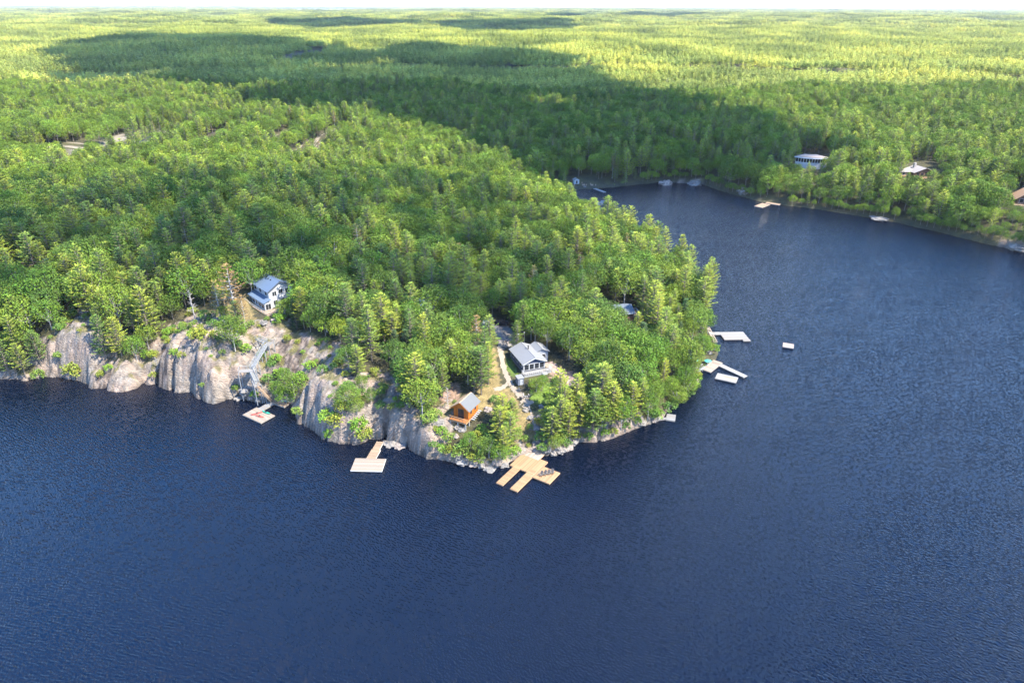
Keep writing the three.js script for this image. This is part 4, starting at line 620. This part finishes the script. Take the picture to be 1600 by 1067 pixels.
dock('boat_dock', 'slim pale dock reaching from the sandy cove', 'dock', [[55.1, -429.5, 2.2, 11, 28, 'x']], WOOD.white, FRG, { piles: true, bw: 0.5 });
dock('boat_dock', 'short weathered dock at the mouth of the sandy cove', 'dock', [[51.0, -397.0, 4.4, 6.5, -18, 'x'], [53.6, -402, 2.2, 4, -18, 'x']], WOOD.white, FRG, { piles: true, bw: 0.5 });
{ const o = single('plank', 'loose tan plank lying on the pale floating raft', 'plank', box(0.35, 0.08, 4.0), MAT.cedar, V(68.6, 0.545, -187.2), rad(62)); }

// four slatted garden chairs on the side platform and three round the fire ring
function chairProto(label, group, mat) {
  const o = thing('garden_chair', label, 'chair', V(0, 0, 0), 0, group);
  part(o, 'seat', [0, 1, 2, 3, 4].map((i) => box(0.56, 0.03, 0.09, 0, 0.36 - i * 0.03, 0.22 - i * 0.11)), mat);
  part(o, 'backrest', [-2, -1, 0, 1, 2].map((i) => box(0.1, 0.85 - 0.07 * i * i * 0.5, 0.03, i * 0.115, 0.42, 0).rotateX(-0.42).translate(0, 0.24, -0.24)), mat);
  for (const s of [-1, 1]) { part(o, 'armrest', box(0.13, 0.03, 0.72, s * 0.36, 0.56, 0), mat); part(o, 'leg', box(0.09, 0.56, 0.05, s * 0.32, 0.27, 0.3), mat); part(o, 'leg', box(0.05, 0.55, 0.07, 0, 0, 0).rotateX(-0.3).translate(s * 0.32, 0.28, -0.34), mat); }
  return o;
}
function copy(o, pos, turn, label, group) { const c = o.clone(); c.name = numbered(o.name.replace(/_\d+$/, '')); c.position.copy(pos); c.rotation.y = turn; c.userData = { ...o.userData }; if (label) c.userData.label = label; if (group) c.userData.group = group; scene.add(c); return c; }
{
  const L = 'grey-brown slatted garden chair in the row on the dock platform', G = 'chairs on the U-shaped dock', m = std(0.13, 0.115, 0.105, 0.8), a = chairProto(L, G, m);
  [[845.2, 743.4], [851, 742.2], [856.8, 741.2], [862.4, 740]].forEach(([px, py], i) => { const q = P(px, py, 0.62); q.y = 0.615; if (!i) { a.position.copy(q); a.rotation.y = rad(-35); } else copy(a, q, rad(-35 + 4 * i)); a.scale.setScalar(1.15); });
  const d = std(0.04, 0.045, 0.06, 0.8), f = ground(822, 618);
  for (let i = 0; i < 3; i++) { const q = ground([813, 828, 815][i], [612, 620, 624][i]), c = i ? copy(a, q, 0, 'dark garden chair beside the stone fire ring', 'chairs round the fire ring') : null; const o = c || copy(a, q, 0, 'dark garden chair beside the stone fire ring', 'chairs round the fire ring'); o.rotation.y = Math.atan2(f.x - q.x, f.z - q.z); o.traverse((n) => { if (n.isMesh) n.material = d; }); }
  const o = thing('fire_ring', 'ring of stones round an ash bed below the cottage', 'fire pit', V(f.x, f.y, f.z)); for (let i = 0; i < 10; i++) { const g = new THREE.DodecahedronGeometry(0.24, 0); part(o, 'stone', g.translate(Math.cos(i * 0.628) * 0.8, 0.1, Math.sin(i * 0.628) * 0.8), MAT.stone); } part(o, 'ash_bed', new THREE.CylinderGeometry(0.7, 0.7, 0.1, 14).translate(0, 0.03, 0), MAT.black);
}
// kayaks and a rowing boat
function kayak(label, mat, pos, turn, len = 3.3) {
  const o = thing('kayak', label, 'kayak', pos, turn), g = new THREE.SphereGeometry(1, 20, 10), p = g.attributes.position;
  for (let i = 0; i < p.count; i++) { const x = p.getX(i), y = p.getY(i), z = p.getZ(i), t = Math.abs(z); p.setXYZ(i, x * 0.36 * (1 - 0.25 * t), (y > 0 ? y * 0.15 : y * 0.2) + 0.2 + 0.12 * t * t * t, z * len * 0.5); }
  g.computeVertexNormals(); part(o, 'hull', g, mat); part(o, 'cockpit', new THREE.TorusGeometry(0.24, 0.045, 6, 16).scale(1, 1.5, 1).rotateX(Math.PI / 2).translate(0, 0.345, -0.15), MAT.black); part(o, 'seat', new THREE.CylinderGeometry(0.22, 0.22, 0.03, 14).scale(1, 1, 1.45).translate(0, 0.352, -0.15), MAT.black); return o;
}
kayak('red kayak lying on the pale dock below the stairs', MAT.red, V(-72.6, 0.5, -165.0), rad(-60)); kayak('second red kayak lying across the pale dock, bow outward', std(0.55, 0.12, 0.08, 0.5), V(-71.2, 0.5, -163.6), rad(68), 3.0); kayak('green kayak lying on the pale dock edge', MAT.green, V(-70.1, 0.5, -165.6), rad(60), 3.4);
function skiff(label, pos, turn, mat, inner, len = 3.6) {
  const o = thing('rowing_boat', label, 'boat', pos, turn), n = 12, hull = [], idx = [], prof = [[-1, 0.5], [-0.86, 0.12], [-0.4, 0], [0.4, 0], [0.86, 0.12], [1, 0.5]];
  for (let i = 0; i <= n; i++) { const t = i / n, b = 0.68 * Math.pow(Math.sin(Math.PI * (0.16 + 0.84 * (1 - t)) * 0.5 + 0.0), 0.7) * (t > 0.98 ? 0.08 : 1), z = (t - 0.5) * len; for (const [x, y] of prof) hull.push(x * b, y + 0.15 * t * t, z); }
  for (let i = 0; i < n; i++) for (let j = 0; j < 5; j++) { const a = i * 6 + j; idx.push(a, a + 1, a + 6, a + 1, a + 7, a + 6); } for (let j = 1; j < 5; j++) idx.push(0, j + 1, j);
  const g = new THREE.BufferGeometry(); g.setAttribute('position', new THREE.Float32BufferAttribute(hull, 3)); g.setIndex(idx); g.computeVertexNormals(); part(o, 'hull', g, new THREE.MeshStandardMaterial({ color: mat.color, roughness: 0.4, side: THREE.DoubleSide })); for (const z of [-0.9, 0.2]) part(o, 'bench', box(1.1, 0.05, 0.28, 0, 0.36, z), inner); return o;
}
{ const p = ground(447, 628); skiff('white rowing boat pulled up beside the stair foot', V(p.x, p.y + 0.05, p.z), rad(-70), MAT.white, MAT.teal); }
{ const p = P(1206, 312.5, 0.2), o = thing('boat_lift', 'small boat lift under a blue canopy on the far shore', 'boat lift', V(p.x, 0, p.z), rad(60)); for (const [x, z] of [[-1.5, -3], [1.5, -3], [-1.5, 3], [1.5, 3]]) part(o, 'post', cyl(V(x, -1.5, z), V(x, 2.6, z), 0.08, 0.08, 6), MAT.steel); part(o, 'canopy', new THREE.CylinderGeometry(1.9, 1.9, 7, 12, 1, true, -1.1, 2.2).rotateZ(Math.PI / 2).rotateY(Math.PI / 2).rotateZ(0).translate(0, 1.6, 0), new THREE.MeshStandardMaterial({ color: new THREE.Color().setRGB(0.12, 0.3, 0.55), roughness: 0.7, side: THREE.DoubleSide })); skiff('white boat hanging under the blue canopy on the far shore', V(p.x, 0.1, p.z), rad(60), MAT.white, MAT.white, 5); }
// parasols on the east landing
function parasol(label, px, py, s = 1) { const g = P(px, py, 1); const y = Math.max(0.5, height(g.x, g.z)), o = thing('parasol', label, 'parasol', V(g.x, y, g.z)); part(o, 'pole', cyl(V(0, -0.3, 0), V(0, 2.5 * s, 0), 0.05, 0.05, 6), MAT.trim); part(o, 'canopy', new THREE.ConeGeometry(1.6 * s, 0.75 * s, 8, 1, true).translate(0, 2.35 * s, 0), new THREE.MeshStandardMaterial({ color: MAT.teal.color, roughness: 0.8, side: THREE.DoubleSide })); part(o, 'base', new THREE.CylinderGeometry(0.35, 0.4, 0.2, 10), MAT.concrete); return o; }
parasol('large teal parasol beside the white storage hut on the east landing', 1084, 573, 1.1); parasol('smaller teal parasol over the pale landing deck', 1106, 568, 0.75);
{ const g = P(1083.5, 579, 1.2), y = Math.max(0.4, height(g.x, g.z)), o = thing('storage_hut', 'narrow white storage hut under the teal parasol', 'hut', V(g.x - 0.4, y - 0.2, g.z - 0.4), rad(30)); part(o, 'wall', box(1.3, 1.9, 1.3, 0, 0.95, 0), MAT.white); part(o, 'roof', box(1.5, 0.1, 1.5, 0, 1.96, 0), MAT.trim); part(o, 'door', box(0.7, 1.6, 0.06, 0, 0.85, 0.67), MAT.trim); }
{ const a = P(1087, 581, 1.6), b = P(1100, 574, 1.2), o = thing('gangway', 'railed wooden gangway leading to the long ramp dock', 'walkway', a.clone()); const d = b.clone().sub(a); part(o, 'deck', beam(V(0, 0, 0), d, 1.1, 0.1), MAT.greyWood); railing(o, [V(-0.3, 0.05, -0.5), d.clone().add(V(-0.3, 0.05, -0.5))], MAT.trim, 0.95, 'railing', 0.8); railing(o, [V(0.3, 0.05, 0.5), d.clone().add(V(0.3, 0.05, 0.5))], MAT.trim, 0.95, 'railing', 0.8); for (const t of [0.1, 0.9]) { const q = d.clone().multiplyScalar(t), h0 = Math.max(-1, height(a.x + q.x, a.z + q.z)) - a.y - 0.3; if (h0 < q.y - 0.1) part(o, 'post', box(0.15, q.y - h0, 0.15, q.x, (q.y + h0) / 2 - 0.04, q.z), MAT.greyWood); } }
// a flight of steps made of beams, with treads, rails and posts
function flight(o, a, b, w, mat, rail = true) {
  const d = b.clone().sub(a), side = V(-d.z, 0, d.x).normalize().multiplyScalar(w / 2), n = Math.max(3, Math.round(Math.abs(d.y) / 0.19)), ang = Math.atan2(d.x, d.z);
  part(o, 'stringer', [1, -1].map((s) => beam(a.clone().addScaledVector(side, s), b.clone().addScaledVector(side, s), 0.07, 0.26)), mat);
  part(o, 'treads', Array.from({ length: n }, (_, i) => { const p = a.clone().lerp(b, (i + 0.5) / n); return box(w - 0.08, 0.05, 0.3).rotateY(ang).translate(p.x, p.y + 0.06, p.z); }), mat);
  if (rail) for (const s of [1, -1]) railing(o, [a.clone().addScaledVector(side, s), b.clone().addScaledVector(side, s)], mat, 1, 'railing', 1.1);
}
{
  const above = (a, b, e) => { const g = ground(a, b); return P(a, b, g.y + e); }, pts = [P(423, 626, 1.0), above(401, 601, 1.6), above(389, 579, 1.8), above(419, 537, 1.3), above(401, 529, 0.5)], base = pts[0].clone(), o = thing('staircase', 'grey timber staircase zigzagging up the granite cliff to the white house', 'stairs', base), L = pts.map((p) => p.clone().sub(base)), grey = std(0.27, 0.28, 0.29, 0.9), tanw = std(0.3, 0.21, 0.14, 0.9);
  const plat = (c, w, l, t) => { const T = rad(t), m = part(o, 'landing', boards(w, l, 0.08, 0.25), WOOD.grey); m.position.copy(c); m.rotation.y = T; const cor = [[-1, -1], [1, -1], [1, 1], [-1, 1]].map(([x, z]) => c.clone().add(turnTo(V((x * w) / 2, 0, (z * l) / 2), T))); railing(o, [cor[3], cor[0], cor[1]], grey, 1, 'railing', 0.9); for (const q of cor) { const h0 = height(q.x + base.x, q.z + base.z) - base.y - 0.3; if (h0 < q.y - 0.1) part(o, 'post', box(0.16, q.y - h0, 0.16, q.x, (q.y + h0) / 2 - 0.05, q.z), grey); } };
  plat(L[1], 2, 1.8, 35); plat(L[2].clone().add(V(-0.6, 0, 0)), 4.6, 2.2, 8); plat(L[3], 2, 2.4, -20);
  flight(o, L[0], L[1].clone().add(V(0.5, -0.05, 0.8)), 1.3, tanw); flight(o, L[1].clone().add(V(-0.4, 0, -0.9)), L[2].clone().add(V(1, -0.05, 1)), 1.3, grey); flight(o, L[2].clone().add(V(0.3, 0, -1)), L[3].clone().add(V(-0.5, -0.05, 1)), 1.3, grey); flight(o, L[3].clone().add(V(-0.9, 0, -0.4)), L[4], 1.3, grey);
  for (const [i, t] of [[0, 0.6], [1, 0.5], [2, 0.35], [2, 0.7]]) { const a = L[i].clone().lerp(L[i + 1], t); for (const s of [-0.6, 0.6]) { const X = a.x + s, h0 = height(X + base.x, a.z + base.z) - base.y - 0.3; if (h0 < a.y - 0.15) part(o, 'post', box(0.16, a.y - h0, 0.16, X, (a.y + h0) / 2 - 0.1, a.z), grey); } }
}
{ const a = P(1106, 511, 3.0), b = P(1119, 535, 0.9), o = thing('staircase', 'pale wooden steps running down to the L-shaped dock', 'stairs', a.clone()), d = b.clone().sub(a); flight(o, d.clone(), V(0, 0, 0), 1.2, std(0.52, 0.42, 0.32, 0.9), false); for (const t of [0.08, 0.5, 0.92]) { const q = d.clone().multiplyScalar(t), h0 = Math.max(-1, height(a.x + q.x, a.z + q.z)) - a.y - 0.3; if (h0 < q.y - 0.1) part(o, 'post', box(0.15, q.y - h0, 0.15, q.x, (q.y + h0) / 2 - 0.05, q.z), MAT.greyWood); } }

// ---------------------------------------------------------------- paths, boulders, vehicles and other small things
function ribbon(name, pts, wide, mat, lift = 0.07) {
  const g = pts.map(([a, b]) => ground(a, b)), curve = new THREE.CatmullRomCurve3(g), n = Math.round(curve.getLength() / 0.5), pos = [], idx = [], uv = [];
  for (let i = 0; i <= n; i++) { const p = curve.getPoint(i / n), t = curve.getTangent(i / n), s = V(-t.z, 0, t.x).normalize(), w = (typeof wide === 'function' ? wide(i / n) : wide) * (0.85 + 0.3 * n2(i * 0.35, 5)); for (let k = -3; k <= 3; k++) { const q = p.clone().addScaledVector(s, (k / 3) * w * 0.5); pos.push(q.x, height(q.x, q.z) + lift - 0.035 * Math.abs(k), q.z); uv.push(q.x / 3, q.z / 3); } }
  for (let i = 0; i < n; i++) for (let k = 0; k < 6; k++) { const a = i * 7 + k; idx.push(a, a + 1, a + 7, a + 1, a + 8, a + 7); }
  const geo = new THREE.BufferGeometry(); geo.setAttribute('position', new THREE.Float32BufferAttribute(pos, 3)); geo.setAttribute('uv', new THREE.Float32BufferAttribute(uv, 2)); geo.setIndex(idx); geo.computeVertexNormals(); if (geo.attributes.normal.getY(10) < 0) { geo.setIndex(idx.map((_, i) => idx[i - (i % 3) + (2 - (i % 3))])); geo.computeVertexNormals(); } return structure(name, geo, mat);
}
const gravelMap = tex(256, (u, v) => { const q = 0.72 + 0.2 * n4(u, v, 30, 2) + 0.16 * n4(u, v, 80, 6); return [q, q * 0.98, q * 0.95]; }), gravel = new THREE.MeshStandardMaterial({ color: new THREE.Color().setRGB(0.35, 0.295, 0.235), map: gravelMap, bumpMap: gravelMap, bumpScale: 0.05, roughness: 0.95, side: THREE.DoubleSide }), rusty = gravel.clone(); rusty.color.setRGB(0.46, 0.33, 0.27);
ribbon('gravel_path', [[781, 538], [783, 552], [786, 570], [792, 588], [799, 602], [808, 613], [818, 622], [826, 634]], (t) => 2.9 + 2.2 * sstep(t, 0.72, 1), gravel);
ribbon('gravel_path', [[826, 634], [830, 648], [835, 662], [838, 676], [838, 692], [838, 703]], 1.5, gravel); ribbon('gravel_path', [[793, 600], [784, 606], [772, 609]], 1.5, gravel, 0.09); ribbon('driveway', [[765, 496], [776, 512], [788, 530], [800, 540]], 4.5, new THREE.MeshStandardMaterial({ color: new THREE.Color().setRGB(0.3, 0.28, 0.26), map: gravelMap, roughness: 0.95, side: THREE.DoubleSide }), 0.06); ribbon('driveway', [[856, 566], [868, 577], [882, 588], [898, 602]], 6, rusty);
// boulders: weathered lumps of granite, each its own stone
const rockGeo = [0, 1, 2, 3, 4, 5].map((k) => { const g = new THREE.IcosahedronGeometry(1, 5), p = g.attributes.position, col = []; for (let i = 0; i < p.count; i++) { const v = V(p.getX(i), p.getY(i), p.getZ(i)); let d = 1 + 0.34 * n3(v.x * 0.9 + k * 9, v.y * 0.9, v.z * 0.9) + 0.14 * n3(v.x * 2.6 + k, v.y * 2.6 + 5, v.z * 2.6) + 0.05 * n3(v.x * 7, v.y * 7 + k, v.z * 7); const cut = V(Math.sin(k * 2.1), 0.5, Math.cos(k * 2.1)).normalize(), t = v.dot(cut) * d; if (t > 0.72) d *= 0.72 / t; v.multiplyScalar(d); p.setXYZ(i, v.x, v.y * 0.8, v.z); const s = 0.85 + 0.35 * n3(v.x * 2 + 3, v.y * 2, v.z * 2 + k) + 0.18 * n3(v.x * 9, v.y * 9, v.z * 9); col.push(s, s * 0.98, s * 0.96); } g.setAttribute('color', new THREE.Float32BufferAttribute(col, 3)); g.computeVertexNormals(); return g; });
const rockMat = [[0.23, 0.21, 0.19], [0.265, 0.225, 0.2], [0.2, 0.19, 0.18]].map(([r, g, b]) => new THREE.MeshStandardMaterial({ color: new THREE.Color().setRGB(r, g, b), vertexColors: true, roughness: 0.95 }));
[
  [788, 728, 1.1, 'rounded boulder at the water left of the U-shaped dock'], [776, 722, 1.3, 'pale boulder in the bushes by the U-shaped dock'], [766, 733, 1.5, 'flat slab of rock sloping into the water near the U-shaped dock', 0.35], [752, 728, 1.0, 'small boulder on the shore below the pines'], [740, 726, 1.2, 'grey boulder on the shore below the orange cabin'], [722, 722, 1.5, 'wide boulder at the waterline below the orange cabin', 0.6],
  [847, 700, 0.9, 'boulder beside the stone steps to the dock'], [842, 690, 0.7, 'small stone above the dock steps'], [854, 704, 1.1, 'upright boulder right beside the dock landing'], [876, 704, 1.3, 'pale boulder on the shore past the dock'], [888, 700, 1.4, 'grey boulder in the rocky corner past the dock'], [896, 692, 1.3, 'rounded boulder at the bend of the shore'], [865, 708, 1.0, 'low stone at the water past the dock', 0.6],
  [836, 668, 1.4, 'long pale rock slab beside the path', 0.35], [828, 652, 1.0, 'flat stone in the dry grass by the path', 0.4], [822, 642, 0.8, 'stone at the end of the gravel path'], [842, 652, 0.9, 'stone in the grass below the lawn'], [846, 636, 0.8, 'pinkish stone at the foot of the lawn'], [856, 642, 0.9, 'rough stone beside the bright lawn'], [762, 640, 1.0, 'grey stone under the pines by the cabin'],
  [722, 672, 1.0, 'boulder propping the front of the orange cabin'], [714, 668, 0.9, 'boulder under the left post of the orange cabin'], [712, 682, 0.9, 'stone in the bushes below the orange cabin'], [684, 660, 1.6, 'broad pinkish rock left of the orange cabin', 0.5], [438, 486, 1.0, 'pale stone below the white house deck'], [430, 500, 1.2, 'granite lump below the white house deck'], [412, 505, 1.2, 'granite lump at the top of the cliff stairs'], [352, 505, 1.8, 'rounded pale rock on the cliff top', 0.7], [340, 515, 1.0, 'small rock on the cliff top beside the bush'],
  [384, 612, 1.7, 'pink boulder under the stairs landing'], [372, 624, 1.0, 'dark stone at the waterline by the stairs'], [392, 622, 0.8, 'small stone at the waterline below the stairs'], [404, 624, 0.9, 'stone beside the foot of the stairs'], [610, 694, 1.9, 'flat shelf of rock beside the T-shaped dock', 0.3], [624, 696, 1.7, 'flat shelf of rock below the crack in the cliff', 0.3],
  [1108, 552, 1.0, 'pale stone on the east shore between the docks', 0.6], [1114, 543, 1.2, 'flat pink rock on the east shore between the docks', 0.4], [1104, 538, 0.9, 'white stone beside the steps to the L-shaped dock'], [1096, 528, 1.0, 'stone behind the L-shaped dock', 0.6], [1004, 662, 1.0, 'boulder near the small square dock'], [1022, 658, 0.8, 'stone beside the gangway of the small square dock'], [1374, 341, 4.6, 'long pale rock slab at the water across the bay', 0.18], [1588, 388, 3, 'pale rock at the end of the far shore', 0.6], [1040, 288, 3.6, 'grey rock face at the back of the bay', 0.8], [1085, 288, 4.2, 'wide grey rock face at the back of the bay', 0.6], [1163, 300, 3.4, 'rounded rock on the far shore', 0.7], [938, 320, 1.4, 'white boulder at the mouth of the sandy cove'],
  [893, 293, 1.0, 'stone on the sandy cove'], [914, 292, 0.8, 'pale stone by the beach hut'], [793, 534, 1.3, 'dark boulder beside the grey driveway'], [806, 536, 0.9, 'stone at the edge of the driveway'],
].forEach(([px, py, s, label, flat = 0.8], i) => { const g = ground(px, py), m = single('boulder', label, 'boulder', rockGeo[i % 6], rockMat[i % 3], V(g.x, g.y + s * flat * 0.18, g.z), i * 1.7); m.scale.set(s * 1.1, s * flat, s); });
// stone slabs as steps up from the dock
for (let i = 0; i < 4; i++) { const g = ground(838 - i * 0.6, 704 - i * 4.2), m = single('stone_step', 'flat stone slab in the steps from the U-shaped dock', 'step', rockGeo[i], rockMat[1], V(g.x, g.y + 0.05, g.z), 0.4 * i, 'stone steps above the dock'); m.scale.set(1.3, 0.28, 0.55); }
// cars by the turning place
function car(label, px, py, turn, paint) {
  const g = ground(px, py), o = thing('parked_car', label, 'car', V(g.x, g.y, g.z), turn), s = new THREE.Shape([[-2.2, 0.35], [2.15, 0.35], [2.25, 0.8], [2.1, 1.0], [1.1, 1.12], [0.5, 1.62], [-1.5, 1.68], [-2.15, 1.1], [-2.25, 0.7]].map(([a, b]) => new THREE.Vector2(a, b)));
  part(o, 'body', new THREE.ExtrudeGeometry(s, { depth: 1.6, bevelEnabled: true, bevelSize: 0.08, bevelThickness: 0.1, bevelSegments: 2 }).translate(0, 0, -0.8), paint);
  for (const z of [-0.91, 0.91]) part(o, 'side_window', new THREE.ExtrudeGeometry(new THREE.Shape([[-1.75, 1.14], [0.95, 1.14], [0.45, 1.54], [-1.4, 1.58]].map(([a, b]) => new THREE.Vector2(a, b))), { depth: 0.02, bevelEnabled: false }).translate(0, 0, z > 0 ? z : z - 0.02), MAT.glass);
  part(o, 'windscreen', box(0.74, 0.03, 1.4).rotateZ(-0.69).translate(0.88, 1.45, 0), MAT.glass); part(o, 'rear_window', box(0.6, 0.03, 1.3).rotateZ(0.73).translate(-1.96, 1.45, 0), MAT.glass);
  for (const x of [-1.4, 1.4]) for (const z of [-0.82, 0.82]) { const w = part(o, 'wheel', new THREE.CylinderGeometry(0.36, 0.36, 0.24, 16).rotateX(Math.PI / 2).translate(x, 0.36, z), MAT.black); part(w, 'rim', new THREE.CylinderGeometry(0.2, 0.2, 0.02, 12).rotateX(Math.PI / 2).translate(x, 0.36, z + Math.sign(z) * 0.13), MAT.steel); }
  for (const z of [-0.6, 0.6]) { part(o, 'headlight', box(0.06, 0.14, 0.36, 2.33, 0.82, z), MAT.trim); part(o, 'tail_light', box(0.06, 0.2, 0.24, -2.33, 0.9, z), MAT.red); } return o;
}
car('dark navy car parked at the edge of the trees beside the white trailer', 748, 515, rad(70), std(0.02, 0.025, 0.06, 0.25, { metalness: 0.2 })); car('black car parked in the shade under the trees', 783, 508, rad(20), std(0.015, 0.015, 0.02, 0.3));
{ const g = ground(758.5, 513), o = thing('trailer', 'small white box trailer beside the navy car', 'trailer', V(g.x, g.y, g.z), rad(70)); part(o, 'box', box(2.6, 1.7, 1.5, 0, 1.4, 0), MAT.white); part(o, 'roof', box(2.7, 0.08, 1.6, 0, 2.3, 0), MAT.trim); for (const z of [-0.85, 0.85]) part(o, 'wheel', new THREE.CylinderGeometry(0.32, 0.32, 0.18, 14).rotateX(Math.PI / 2).translate(0, 0.32, z), MAT.black); part(o, 'chassis', box(2.5, 0.2, 1.4, 0, 0.45, 0), MAT.black); part(o, 'drawbar', box(1.3, 0.1, 0.1, 1.9, 0.42, 0), MAT.black); }
{ const g = ground(765, 503), r = rng(8), o = thing('brush_pile', 'heap of cut brown branches behind the parked cars', 'branches', V(g.x, g.y, g.z)); for (let i = 0; i < 34; i++) { const a = r() * 6.28, b = V(Math.cos(a) * r() * 1.8, 0.1 + r() * 0.6, Math.sin(a) * r() * 1.5), d = V(r() - 0.5, (r() - 0.3) * 0.4, r() - 0.5).normalize().multiplyScalar(1 + 1.4 * r()); part(o, 'branch', cyl(b, b.clone().add(d), 0.06, 0.03, 5), i % 2 ? MAT.cedar : greyBark); } }
// dead and bare trees
[[120, 474, 11, 'grey leafless tree on the left cliff top'], [304, 498, 10, 'bare grey snag above the big granite dome'], [228, 288, 10, 'white snag standing over the bare granite'], [1012, 500, 8, 'bare grey tree behind the half-hidden house'], [405, 555, 4.5, 'small leafless tree beside the cliff stairs'], [900, 232, 12, 'pale leafless tree behind the bay'], [962, 215, 13, 'tall white dead trunk behind the bay'], [1278, 300, 6, 'fallen grey tree leaning over the far shore'], [700, 640, 7, 'thin leafless sapling left of the orange cabin'], [246, 575, 4, 'bleached twisted snag at the cliff crack']].forEach(([px, py, H, label], i) => { const g = ground(px, py), o = thing('dead_tree', label, 'dead tree', V(g.x, g.y - 0.1, g.z), i); part(o, 'trunk', bareTree(700 + i, H, 30), deadBark); });
renderer.render(scene, camera);
